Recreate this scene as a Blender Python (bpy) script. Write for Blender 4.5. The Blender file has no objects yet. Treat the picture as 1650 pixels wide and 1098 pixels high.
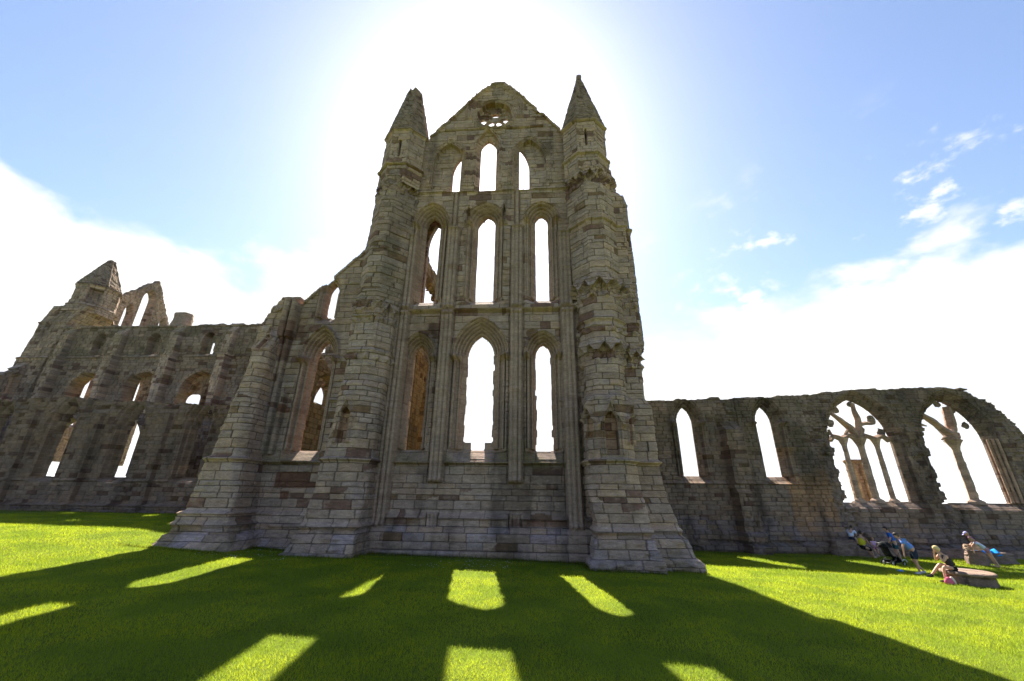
import bpy, math, random
import numpy as np
from mathutils import Vector, Matrix

# ------------------------------------------------------------------ camera, light, sky
sc = bpy.context.scene
R = math.radians
cam_d = bpy.data.cameras.new("camera")
cam = bpy.data.objects.new("camera", cam_d)
sc.collection.objects.link(cam)
cam_d.sensor_width = 36.0
cam_d.lens = 644.5 / 1650 * 36
cam_d.clip_end = 60000
cam_d.clip_start = 0.05
TH, PS, RO = R(21.07), R(3.91), R(-0.694)
fwd = Vector((-math.sin(PS) * math.cos(TH), math.cos(PS) * math.cos(TH), math.sin(TH)))
rgt = Vector((math.cos(PS), math.sin(PS), 0))
upv = rgt.cross(fwd)
r2 = rgt * math.cos(RO) - upv * math.sin(RO)
u2 = rgt * math.sin(RO) + upv * math.cos(RO)
m = Matrix(((r2.x, u2.x, -fwd.x, 0), (r2.y, u2.y, -fwd.y, 0), (r2.z, u2.z, -fwd.z, 2.26), (0, 0, 0, 1)))
cam.matrix_world = m
sc.camera = cam

SUN_AZ, SUN_EL = R(-9.2), R(46.0)      # azimuth from +Y towards +X
sun_dir = Vector((math.sin(SUN_AZ) * math.cos(SUN_EL), math.cos(SUN_AZ) * math.cos(SUN_EL), math.sin(SUN_EL)))
sl = bpy.data.lights.new("sun", 'SUN')
sl.energy = 5.0
sl.angle = R(0.53)
sl.color = (1.0, 0.94, 0.82)
so = bpy.data.objects.new("sun", sl)
sc.collection.objects.link(so)
so.rotation_euler = sun_dir.to_track_quat('Z', 'Y').to_euler()

W = bpy.data.worlds.new("World")
sc.world = W
W.use_nodes = True
nt = W.node_tree
nt.nodes.clear()
def N(t, **k):
    n = nt.nodes.new(t)
    for a, b in k.items():
        setattr(n, a, b)
    return n
out = N('ShaderNodeOutputWorld')
sky = N('ShaderNodeTexSky', sky_type='NISHITA')
sky.sun_disc = False
sky.sun_elevation = SUN_EL
sky.sun_rotation = SUN_AZ
sky.altitude = 60
sky.air_density = 1.0
sky.dust_density = 0.85
sky.ozone_density = 1.6
bg = N('ShaderNodeBackground')
bg.inputs['Strength'].default_value = 0.048
tc = N('ShaderNodeTexCoord')
mp = N('ShaderNodeMapping')
mp.inputs['Scale'].default_value = (1.5, 1.5, 2.6)
mp.inputs['Location'].default_value = (5.1, 1.4, 0.2)
mp.inputs['Rotation'].default_value = (0.0, 0.10, 0.0)
n1 = N('ShaderNodeTexNoise')
n1.inputs['Scale'].default_value = 1.9
n1.inputs['Detail'].default_value = 9
n1.inputs['Roughness'].default_value = 0.56
n1.inputs['Distortion'].default_value = 0.25
sep = N('ShaderNodeSeparateXYZ')
nt.links.new(tc.outputs['Generated'], mp.inputs['Vector'])
nt.links.new(mp.outputs['Vector'], n1.inputs['Vector'])
nt.links.new(tc.outputs['Generated'], sep.inputs[0])
# cloud amount = noise + (bank near the horizon)
zr = N('ShaderNodeMapRange')
zr.inputs['From Min'].default_value = 0.30
zr.inputs['From Max'].default_value = 0.68
zr.inputs['To Min'].default_value = 0.30
zr.inputs['To Max'].default_value = -0.42
xz = N('ShaderNodeMath', operation='MULTIPLY_ADD')
xz.inputs[1].default_value = 0.14
xm = N('ShaderNodeMath', operation='MAXIMUM')
xm.inputs[1].default_value = 0.0
nt.links.new(sep.outputs['X'], xm.inputs[0])
nt.links.new(xm.outputs[0], xz.inputs[0])
nt.links.new(sep.outputs['Z'], xz.inputs[2])
nt.links.new(xz.outputs[0], zr.inputs['Value'])
ad = N('ShaderNodeMath', operation='ADD')
nt.links.new(n1.outputs['Fac'], ad.inputs[0])
nt.links.new(zr.outputs['Result'], ad.inputs[1])
cr = N('ShaderNodeMapRange', interpolation_type='SMOOTHSTEP')
cr.inputs['From Min'].default_value = 0.47
cr.inputs['From Max'].default_value = 0.60
nt.links.new(ad.outputs[0], cr.inputs['Value'])
# small broken puffs to the right
n3 = N('ShaderNodeTexNoise')
n3.inputs['Scale'].default_value = 5.2
n3.inputs['Detail'].default_value = 7
n3.inputs['Roughness'].default_value = 0.6
nt.links.new(mp.outputs['Vector'], n3.inputs['Vector'])
pf = N('ShaderNodeMapRange', interpolation_type='SMOOTHSTEP')
pf.inputs['From Min'].default_value = 0.53
pf.inputs['From Max'].default_value = 0.66
nt.links.new(n3.outputs['Fac'], pf.inputs['Value'])
wx = N('ShaderNodeMapRange', interpolation_type='SMOOTHSTEP')
wx.inputs['From Min'].default_value = 0.15
wx.inputs['From Max'].default_value = 0.45
nt.links.new(sep.outputs['X'], wx.inputs['Value'])
wz = N('ShaderNodeMapRange', interpolation_type='SMOOTHSTEP')
wz.inputs['From Min'].default_value = 0.66
wz.inputs['From Max'].default_value = 0.48
nt.links.new(sep.outputs['Z'], wz.inputs['Value'])
m1_ = N('ShaderNodeMath', operation='MULTIPLY'); nt.links.new(pf.outputs[0], m1_.inputs[0]); nt.links.new(wx.outputs[0], m1_.inputs[1])
m2_ = N('ShaderNodeMath', operation='MULTIPLY'); nt.links.new(m1_.outputs[0], m2_.inputs[0]); nt.links.new(wz.outputs[0], m2_.inputs[1])
mxx = N('ShaderNodeMath', operation='MAXIMUM'); nt.links.new(m2_.outputs[0], mxx.inputs[0]); nt.links.new(cr.outputs['Result'], mxx.inputs[1])
n2 = N('ShaderNodeTexNoise')
n2.inputs['Scale'].default_value = 4.5
n2.inputs['Detail'].default_value = 6
nt.links.new(mp.outputs['Vector'], n2.inputs['Vector'])
cc = N('ShaderNodeMix', data_type='RGBA')
cc.inputs['A'].default_value = (5.0, 5.35, 6.0, 1)
cc.inputs['B'].default_value = (6.3, 6.3, 6.3, 1)
cr2 = N('ShaderNodeMapRange', interpolation_type='SMOOTHSTEP')
cr2.inputs['From Min'].default_value = 0.38
cr2.inputs['From Max'].default_value = 0.58
nt.links.new(n2.outputs['Fac'], cr2.inputs['Value'])
nt.links.new(cr2.outputs['Result'], cc.inputs['Factor'])
mx = N('ShaderNodeMix', data_type='RGBA')
# cloud bank to the south only; unseen northern sky cleared to cut fill light
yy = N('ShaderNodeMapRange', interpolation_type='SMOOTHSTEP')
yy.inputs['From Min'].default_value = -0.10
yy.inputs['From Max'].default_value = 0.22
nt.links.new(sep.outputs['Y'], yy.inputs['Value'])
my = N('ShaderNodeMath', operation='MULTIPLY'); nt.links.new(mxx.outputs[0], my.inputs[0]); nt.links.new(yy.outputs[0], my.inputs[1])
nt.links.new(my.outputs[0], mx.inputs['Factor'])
tn = N('ShaderNodeVectorMath', operation='MULTIPLY')
tn.inputs[1].default_value = (1.12, 1.14, 1.20)
nt.links.new(sky.outputs['Color'], tn.inputs[0])
nt.links.new(tn.outputs[0], mx.inputs['A'])
nt.links.new(cc.outputs['Result'], mx.inputs['B'])
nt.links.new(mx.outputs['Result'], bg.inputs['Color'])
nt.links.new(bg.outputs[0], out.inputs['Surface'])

sc.view_settings.view_transform = 'Standard'
sc.view_settings.look = 'None'
sc.view_settings.gamma = 1.0
sc.view_settings.exposure = 2.05
sc.cycles.max_bounces = 8
sc.cycles.diffuse_bounces = 5
sc.cycles.use_denoising = True

# ------------------------------------------------------------------ numeric helpers
def hsh(*a):
    h = np.zeros(np.broadcast(*a).shape if len(a) > 1 else np.shape(a[0]), dtype=np.uint32) + np.uint32(2166136261)
    for x in a:
        x = np.asarray(x)
        h = (h ^ (x.astype(np.int64) & 0xffffffff).astype(np.uint32)) * np.uint32(16777619)
        h ^= h >> np.uint32(13)
        h *= np.uint32(0x5bd1e995)
        h ^= h >> np.uint32(15)
    return (h & np.uint32(0xffffff)).astype(np.float64) / float(0xffffff)

def vn(x, y, seed=0):
    xi, yi = np.floor(x), np.floor(y)
    fx, fy = x - xi, y - yi
    fx = fx * fx * (3 - 2 * fx); fy = fy * fy * (3 - 2 * fy)
    s = np.zeros_like(xi) + seed
    a = hsh(xi, yi, s); b = hsh(xi + 1, yi, s); c = hsh(xi, yi + 1, s); d = hsh(xi + 1, yi + 1, s)
    return (a * (1 - fx) + b * fx) * (1 - fy) + (c * (1 - fx) + d * fx) * fy

def fbm(x, y, seed=0, oct=4):
    r = 0; a = .5; t = 0
    for k in range(oct):
        r = r + a * vn(x * 2 ** k, y * 2 ** k, seed + 17 * k); t += a; a *= .5
    return r / t

def sst(a, b, x):
    t = np.clip((x - a) / (b - a), 0, 1)
    return t * t * (3 - 2 * t)

# ------------------------------------------------------------------ objects, things, parts
def thing(name, label, cat, loc=(0, 0, 0), group=None, kind=None):
    o = bpy.data.objects.new(name, None)
    sc.collection.objects.link(o)
    o.location = loc
    o.empty_display_size = .2
    o['label'] = label; o['category'] = cat
    if group: o['group'] = group
    if kind: o['kind'] = kind
    return o

def absloc(o):
    v = Vector((0, 0, 0))
    while o is not None:
        v += o.location
        o = o.parent
    return v

def mesh_np(name, V, Fq, mat, parent=None, col=None, ngons=None, smooth=False, tris=None):
    me = bpy.data.meshes.new(name)
    V = np.asarray(V, dtype=np.float64)
    if parent is not None:
        b = absloc(parent)
        V = V - np.array([b.x, b.y, b.z])
    loops = []; sizes = []
    if Fq is not None and len(Fq):
        Fq = np.asarray(Fq); loops.append(Fq.reshape(-1)); sizes.append(np.full(len(Fq), 4))
    if tris is not None and len(tris):
        tris = np.asarray(tris); loops.append(tris.reshape(-1)); sizes.append(np.full(len(tris), 3))
    for g in (ngons or []):
        loops.append(np.array(g)); sizes.append(np.array([len(g)]))
    L = np.concatenate(loops).astype(np.int32); S = np.concatenate(sizes).astype(np.int32)
    me.vertices.add(len(V)); me.vertices.foreach_set('co', V.astype(np.float32).reshape(-1))
    me.loops.add(len(L)); me.loops.foreach_set('vertex_index', L)
    me.polygons.add(len(S))
    st = np.concatenate([[0], np.cumsum(S)[:-1]]).astype(np.int32)
    me.polygons.foreach_set('loop_start', st)
    me.polygons.foreach_set('use_smooth', np.full(len(S), smooth))
    me.update(calc_edges=True)
    me.validate()
    if col is not None:
        ca = me.attributes.new('Col', 'FLOAT_COLOR', 'POINT')
        c4 = np.ones((len(V), 4), dtype=np.float32); c4[:, :3] = col
        ca.data.foreach_set('color', c4.reshape(-1))
    me.materials.append(mat)
    o = bpy.data.objects.new(name, me)
    sc.collection.objects.link(o)
    if parent is not None:
        o.parent = parent
    return o

# ------------------------------------------------------------------ materials
def newmat(name):
    m_ = bpy.data.materials.new(name); m_.use_nodes = True
    t = m_.node_tree; t.nodes.clear()
    return m_, t
def stone_mat(name, rough=.92, fine=1.0, bump=.8, tint=(1.24, .985, .965)):
    m_, t = newmat(name)
    n = t.nodes.new; l = t.links.new
    o = n('ShaderNodeOutputMaterial'); p = n('ShaderNodeBsdfPrincipled')
    p.inputs['Roughness'].default_value = rough
    p.inputs['Specular IOR Level'].default_value = .18
    at = n('ShaderNodeAttribute'); at.attribute_name = 'Col'
    tcx = n('ShaderNodeTexCoord')
    mpx = n('ShaderNodeMapping'); mpx.inputs['Scale'].default_value = (1, 1, 3.0)
    l(tcx.outputs['Object'], mpx.inputs['Vector'])
    a = n('ShaderNodeTexNoise'); a.inputs['Scale'].default_value = 3.1 * fine; a.inputs['Detail'].default_value = 8; a.inputs['Roughness'].default_value = .65
    b = n('ShaderNodeTexNoise'); b.inputs['Scale'].default_value = 14 * fine; b.inputs['Detail'].default_value = 6; b.inputs['Roughness'].default_value = .7
    l(mpx.outputs[0], a.inputs['Vector']); l(mpx.outputs[0], b.inputs['Vector'])
    r1 = n('ShaderNodeMapRange'); r1.inputs['From Min'].default_value = .32; r1.inputs['From Max'].default_value = .68
    r1.inputs['To Min'].default_value = .72; r1.inputs['To Max'].default_value = 1.25
    l(a.outputs['Fac'], r1.inputs['Value'])
    r2_ = n('ShaderNodeMapRange'); r2_.inputs['From Min'].default_value = .3; r2_.inputs['From Max'].default_value = .7
    r2_.inputs['To Min'].default_value = .70; r2_.inputs['To Max'].default_value = 1.25
    l(b.outputs['Fac'], r2_.inputs['Value'])
    mu = n('ShaderNodeMath'); mu.operation = 'MULTIPLY'; l(r1.outputs[0], mu.inputs[0]); l(r2_.outputs[0], mu.inputs[1])
    vm = n('ShaderNodeVectorMath'); vm.operation = 'SCALE'
    l(at.outputs['Color'], vm.inputs[0]); l(mu.outputs[0], vm.inputs['Scale'])
    vt = n('ShaderNodeVectorMath'); vt.operation = 'MULTIPLY'; vt.inputs[1].default_value = tint
    l(vm.outputs[0], vt.inputs[0])
    l(vt.outputs[0], p.inputs['Base Color'])
    bm = n('ShaderNodeBump'); bm.inputs['Strength'].default_value = bump; bm.inputs['Distance'].default_value = .05
    ad_ = n('ShaderNodeMath'); ad_.operation = 'ADD'; l(a.outputs['Fac'], ad_.inputs[0]); l(b.outputs['Fac'], ad_.inputs[1])
    l(ad_.outputs[0], bm.inputs['Height']); l(bm.outputs[0], p.inputs['Normal'])
    l(p.outputs[0], o.inputs['Surface'])
    return m_
def plain_mat(name, colr, rough=.8, spec=.3, nscale=20, namt=.25, bump=.1, sheen=0):
    m_, t = newmat(name)
    n = t.nodes.new; l = t.links.new
    o = n('ShaderNodeOutputMaterial'); p = n('ShaderNodeBsdfPrincipled')
    p.inputs['Roughness'].default_value = rough; p.inputs['Specular IOR Level'].default_value = spec
    tcx = n('ShaderNodeTexCoord'); a = n('ShaderNodeTexNoise'); a.inputs['Scale'].default_value = nscale; a.inputs['Detail'].default_value = 5
    l(tcx.outputs['Object'], a.inputs['Vector'])
    mr = n('ShaderNodeMapRange'); mr.inputs['From Min'].default_value = .3; mr.inputs['From Max'].default_value = .7
    mr.inputs['To Min'].default_value = 1 - namt; mr.inputs['To Max'].default_value = 1 + namt
    l(a.outputs['Fac'], mr.inputs['Value'])
    vm = n('ShaderNodeVectorMath'); vm.operation = 'SCALE'; vm.inputs[0].default_value = colr
    l(mr.outputs[0], vm.inputs['Scale']); l(vm.outputs[0], p.inputs['Base Color'])
    bm = n('ShaderNodeBump'); bm.inputs['Strength'].default_value = bump; bm.inputs['Distance'].default_value = .02
    l(a.outputs['Fac'], bm.inputs['Height']); l(bm.outputs[0], p.inputs['Normal'])
    l(p.outputs[0], o.inputs['Surface'])
    return m_

STONE = stone_mat('weathered_sandstone')
GOLDEN = stone_mat('bounce_tinted_sandstone', tint=(1.08, .96, .66))  # stone of the inner walls, golden bounced light put into its tint
SLATE = stone_mat('spire_sandstone', bump=.4, tint=(.92, .74, .68))

# ------------------------------------------------------------------ masonry
class Courses:
    def __init__(s, z0, z1, seed, hmin=.20, hmax=.36, wmin=.32, wmax=.95, dz=.06, groove=.02):
        rnd = random.Random(seed); s.seed = seed
        e = [z0]
        while e[-1] < z1: e.append(e[-1] + rnd.uniform(hmin, hmax))
        s.edges = np.array(e); s.wmin, s.wmax = wmin, wmax
        rows = []
        for a, b in zip(e[:-1], e[1:]):
            n = max(1, int(math.ceil((b - a - 2 * groove) / dz)))
            rows.append(a)
            rows += list(np.linspace(a + groove, b - groove, n + 1))
        rows.append(e[-1])
        s.rows = np.array([r for r in rows if r <= z1 + .001])
    def eval(s, S, Z):
        """block hash, second hash, distance to vertical joint, distance to bed joint"""
        ci = np.clip(np.searchsorted(s.edges, Z + 1e-6) - 1, 0, len(s.edges) - 2)
        dz = np.minimum(np.abs(Z - s.edges[ci]), np.abs(s.edges[ci + 1] - Z))
        smin, smax = S.min() - 2, S.max() + 2
        bid = np.zeros(S.shape); dj = np.zeros(S.shape)
        for c in np.unique(ci):
            rnd = random.Random(s.seed * 1000 + int(c))
            e = [smin - rnd.random()]
            tall = s.edges[c + 1] - s.edges[c]
            while e[-1] < smax: e.append(e[-1] + rnd.uniform(s.wmin, s.wmax) * (.8 if tall < .25 else 1.1))
            e = np.array(e); mk = ci == c; x = S[mk]
            k = np.clip(np.searchsorted(e, x) - 1, 0, len(e) - 2)
            bid[mk] = k; dj[mk] = np.minimum(x - e[k], e[k + 1] - x)
        sd = np.zeros(S.shape) + s.seed
        return hsh(ci, bid, sd), hsh(ci, bid, sd + 7), dj, dz, ci

PAL = np.array([(.37, .315, .235), (.345, .30, .235), (.325, .285, .23), (.36, .295, .21), (.31, .262, .20), (.335, .295, .24), (.30, .262, .21), (.35, .29, .215)])
def stone_col(S, Z, b1, b2, dj, dz, ds, seed, warm=.0, dark=1.0, red=.05, stain=.5, algae=None, base=None, joint=.52):
    k = np.minimum((b1 * len(PAL)).astype(int), len(PAL) - 1)
    c = PAL[k].copy()
    c *= (.85 + .27 * b2)[..., None]
    w = (vn(S * .25, Z * .35, seed + 5) - .5) * .5
    c[..., 0] *= 1 + w * .10; c[..., 2] *= 1 - w * .16
    # reddish ironstone blocks in clusters
    cl = vn(S * .3, Z * .8, seed + 9)
    rd = (b2 > 1 - red - np.clip(cl - .68, 0, 1) * 1.3)
    rc = np.array([.145, .100, .075])
    oc = np.array([.20, .145, .085])
    pick = (b1 > .28)[..., None]
    c = np.where(rd[..., None], np.where(pick, rc, oc) * (.8 + .5 * b1)[..., None], c)
    if warm: 
        c[..., 0] *= 1 + .18 * warm; c[..., 2] *= 1 - .25 * warm
    lowb = ((Z < 1.0) & (b2 > .45) & (b1 > .2))[..., None]
    c = np.where(lowb, c * .35 + np.array([.255, .25, .26]) * .65 * (.75 + .5 * b1)[..., None], c)
    # black crust and streaks
    st = sst(.52, .75, fbm(S * .55, Z * .22, seed + 30, 4)) * stain
    st2 = sst(.55, .72, fbm(S * 1.9, Z * 1.3, seed + 41, 4)) * stain * .6
    c *= (1 - .62 * st)[..., None] * (1 - .45 * st2)[..., None]
    lk = sst(.50, .80, fbm(S * 2.2, Z * .16, seed + 52, 3)) * stain * .55
    c *= (1 - .5 * lk)[..., None]
    ly = sst(.60, .74, fbm(S * 2.6, Z * 2.6, seed + 60, 3)) * .28      # lichen
    c = c * (1 - ly[..., None]) + np.array([.36, .33, .25]) * ly[..., None]
    if algae is not None:
        a = np.clip(algae, 0, 1) * sst(.3, .62, fbm(S * 1.2, Z * 1.2, seed + 77, 3))
        c = c * (1 - .75 * a[..., None]) + np.array([.13, .125, .062]) * (.75 * a[..., None])
    g = np.where((dz < .004) | (dj < ds * .5), joint, 1.0)
    c *= g[..., None]
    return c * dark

def mason_h(S, Z, b1, b2, dj, dz, ds, seed, amp=1.0, rubble=None):
    h = (b1 - .5) * .03 * amp
    h = np.where(b2 < .05, h - .045 * amp, h)
    h = h - .042 * np.exp(-(dz / .012) ** 2) - .032 * np.exp(-(dj / (ds * .45)) ** 2)
    h = h + (fbm(S * 1.6, Z * 11, seed + 13, 3) - .5) * .05 * amp * (.4 + b1) + (fbm(S * 5, Z * 5, seed + 3, 3) - .5) * .04 * amp + (fbm(S * .6, Z * .6, seed + 4, 2) - .5) * .06 * amp
    if rubble is not None:
        row = np.floor(Z / .17); cellx = np.floor(S / .34 + hsh(row, row * 0 + seed))
        hh = hsh(row, cellx, row * 0 + seed + 5)
        fz = Z / .17 - row; fx = S / .34 + hsh(row, row * 0 + seed) - cellx
        rn = (1 - (2 * fz - 1) ** 4) * (1 - (2 * fx - 1) ** 4)
        hr = -.10 + (hh - .3) * .20 * rn + (fbm(S * 3, Z * 4, seed + 8, 3) - .5) * .12
        h = h * (1 - rubble) + hr * rubble
    return h

def plane(y0, x0=0., d=(1, 0)):
    nx, ny = d[1], -d[0]
    def pos(S, Z, H):
        return np.stack([x0 + d[0] * S + nx * H, y0 + d[1] * S + ny * H, Z], -1)
    return pos

def emit(th, names, mat, pos, S, Z, H, T, D, lab, C, ds, snap=True, smooth=False):
    """heightfield wall: kept where D>0; front at H, back at -T; one mesh per label"""
    nz, ns = S.shape
    if D is None: D = np.ones(S.shape)
    if snap:
        gz = np.gradient(D, axis=0) / np.maximum(np.gradient(Z, axis=0), 1e-4)
        gs = np.gradient(D, axis=1) / np.maximum(np.gradient(S, axis=1), 1e-4)
        gn = np.hypot(gz, gs) + 1e-9
        mk = (np.abs(D) < .6 * ds) & (gn > .5) & (gn < 3)
        S = np.where(mk, S - D * gs / gn / gn, S); Z = np.where(mk, Z - D * gz / gn / gn, Z)
    cell = (D[:-1, :-1] + D[1:, :-1] + D[:-1, 1:] + D[1:, 1:]) > 0
    Pf = pos(S, Z, H).reshape(-1, 3)
    idx = np.arange(nz * ns).reshape(nz, ns)
    a, b, c, d = idx[:-1, :-1], idx[:-1, 1:], idx[1:, 1:], idx[1:, :-1]
    quads = np.stack([a, b, c, d], -1)
    labc = lab[:-1, :-1] if lab is not None else np.zeros(cell.shape, int)
    Cf = C.reshape(-1, 3)
    res = []
    has_back = T is not None
    if has_back:
        Pb = pos(S, Z, -T + 0 * H).reshape(-1, 3)
        off = nz * ns
        P = np.concatenate([Pf, Pb]); CC = np.concatenate([Cf, Cf])
        pad = np.pad(cell, 1)
        sides = []
        for (dy, dx, e) in ((-1, 0, (0, 1)), (1, 0, (2, 3)), (0, -1, (3, 0)), (0, 1, (1, 2))):
            nb = pad[1 + dy:1 + dy + cell.shape[0], 1 + dx:1 + dx + cell.shape[1]]
            mk = cell & ~nb
            q = quads[mk]; e0, e1 = q[:, e[0]], q[:, e[1]]
            sides.append((np.stack([e1, e0, e0 + off, e1 + off], -1), labc[mk]))
    else:
        P, CC = Pf, Cf
    for li, nm in names.items():
        mk = cell & (labc == li)
        if not mk.any(): continue
        fr = quads[mk]; F = [fr]
        if has_back:
            F.append(fr[:, ::-1] + off)
            for q, lb in sides: F.append(q[lb == li])
        F = np.concatenate(F)
        u, inv = np.unique(F, return_inverse=True)
        nm_, par, mt = nm if isinstance(nm, tuple) else (nm, th, mat)
        res.append(mesh_np(nm_, P[u], inv.reshape(-1, 4), mt, par, CC[u], smooth=smooth))
    return res

# pointed opening: signed distance (positive outside the hole)
def arch_d(S, Z, xc, w, z0, zs, za, sill=True):
    r = za - zs
    Rr = (w * w + r * r) / (2 * w)
    ax = np.abs(S - xc)
    dlow = ax - w
    dup = np.hypot(ax - (w - Rr), Z - zs) - Rr
    d = np.where(Z < zs, dlow, dup)
    if sill: d = np.where(Z < z0, np.maximum(z0 - Z, d), np.maximum(d, z0 - Z))
    return d

def grid(rows, s0, s1, ds):
    n = int(round((s1 - s0) / ds)) + 1
    return np.meshgrid(np.linspace(s0, s1, n), rows)

def mould(h, S, Z, xc, w, z0, zs, za, Wd, Dt, hood=.10, rolls=4, seed=0, cap=True, tier='arch'):
    """cut a moulded, splayed surround of width Wd, depth Dt, into height array h. returns h, mask"""
    d = arch_d(S, Z, xc, w, z0, zs, za, sill=False)
    t = np.clip(d / Wd, 0, 1)
    inside = (d < Wd) & (Z > z0 - .0)
    ph = np.abs(np.sin(t * rolls * math.pi))
    prof = -Dt * (1 - t) + .16 * ph ** .6 - .10 - .07 * np.exp(-((t * rolls) % 1) / .12)
    def sh(t0, r_): 
        u = (d - t0 * Wd) / r_
        return np.sqrt(np.clip(1 - u * u, 0, 1)) * r_
    jamb = -Dt * (1 - np.clip(t * 1.6, 0, 1) * .62) - .02
    jamb = np.where(t > .62, -Dt * .20 - .10, jamb)
    jamb = np.where(t > .93, 0, jamb)
    jamb = np.where(sh(.40, .055) > 0, -Dt * .48 + sh(.40, .055) * 1.3, jamb)
    jamb = np.where(sh(.77, .07) > 0, -Dt * .16 + sh(.77, .07) * 1.2, jamb)
    pr = np.where(Z > zs, prof, jamb)
    if cap:
        cb = np.exp(-((Z - (zs - .12)) / .14) ** 2) * sst(.35, .5, t)
        pr = pr + cb * (.34 + .45 * (fbm(S * 9, Z * 9, seed, 2) - .4))
        ring = np.exp(-((Z - (z0 + (zs - z0) * .48)) / .05) ** 2) * sst(.45, .6, t)
        pr = pr + ring * .06
    # sloping sill: blend to face below
    h2 = np.where(inside, pr + h * .25, h)
    sl_ = (Z <= z0) & (Z > z0 - .45) & (np.abs(S - xc) < w + Wd * .85)
    h2 = np.where(sl_, -Dt * (Z - (z0 - .45)) / .45 * np.clip((w + Wd * .85 - np.abs(S - xc)) / (Wd * .5), 0, 1) + h * .6, h2)
    if hood:
        hd = np.exp(-((d - Wd - .05) / .05) ** 2) * (Z > zs - .15)
        h2 = h2 + hood * hd
        ls = np.exp(-((np.abs(S - xc) - w - Wd - .05) ** 2 + (Z - zs + .12) ** 2) / .018)
        h2 = h2 + .16 * ls
    return h2, inside & (d > -.5), d

def shaft(h, S, Z, xc, zb, zt, n=3, r=.10, base=.14, capital=True):
    w = n * r
    zone = (np.abs(S - xc) < w * 1.15) & (Z > zb) & (Z < zt)
    h = np.where(zone, base * .35 + .12 * h, h)
    gr = (np.abs(np.abs(S - xc) - w * 1.22) < .05) & (Z > zb) & (Z < zt)
    h = np.where(gr, h - .07, h)
    for k in range(n):
        x = xc + (k - (n - 1) / 2) * 2.15 * r
        rr = r * (1.2 if (n > 1 and k == (n - 1) / 2) else 1.0)
        pr = np.sqrt(np.clip(1 - ((S - x) / rr) ** 2, 0, 1)) * rr
        h = np.where(zone & (pr > 0), np.maximum(h, base + pr * 1.3), h)
    if capital:
        for zc, am in ((zt - .15, .13), (zt - .42, .05), (zb + .12, .10), (zb + (zt - zb) * .5, .05)):
            bb = np.exp(-((Z - zc) / .09) ** 2) * (np.abs(S - xc) < w * 1.15)
            h = h + bb * am
    return h

def string(h, Z, z, p=.12, w=.07, m=1.0):
    return h + m * p * np.exp(-(np.abs(Z - z) / w) ** 3)

# ground height
GX = np.array([-70, -33, -18, -15, -10, -2, 5, 9, 15, 40.]); GY = np.array([-30, 0, 10, 18, 30, 45, 130.])
GZ = np.array([
 [.45, .3, .2, .2, .12, .0, -.2, -.3, -.5, -.9],
 [.45, .3, .2, .2, .12, .0, -.2, -.3, -.5, -.9],
 [.75, .5, .25, .2, .08, -.08, -.28, -.4, -.6, -.9],
 [1.0, .8, .6, .2, -.05, -.18, -.38, -.55, -.72, -.95],
 [.85, .7, .65, .6, .2, -.4, -.9, -1.03, -1.05, -1.05],
 [.9, .7, .6, .6, .2, -.3, -.9, -1.0, -1.05, -1.05],
 [0, 0, 0, 0, -.5, -.9, -1.2, -1.5, -1.6, -1.8]])
def gz(x, y):
    x = np.clip(x, GX[0], GX[-1]); y = np.clip(y, GY[0], GY[-1])
    i = np.clip(np.searchsorted(GX, x) - 1, 0, len(GX) - 2); j = np.clip(np.searchsorted(GY, y) - 1, 0, len(GY) - 2)
    fx = (x - GX[i]) / (GX[i + 1] - GX[i]); fy = (y - GY[j]) / (GY[j + 1] - GY[j])
    return (GZ[j, i] * (1 - fx) + GZ[j, i + 1] * fx) * (1 - fy) + (GZ[j + 1, i] * (1 - fx) + GZ[j + 1, i + 1] * fx) * fy

def gzs(x, y):
    """smoothed height of the lawn"""
    r = 0
    for dx, dy in ((0, 0), (1.2, 0), (-1.2, 0), (0, 1.2), (0, -1.2)):
        r = r + gz(np.asarray(x, float) + dx, np.asarray(y, float) + dy)
    return r / 5
def G(x, y): return float(gzs(np.array([x]), np.array([y]))[0])

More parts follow.
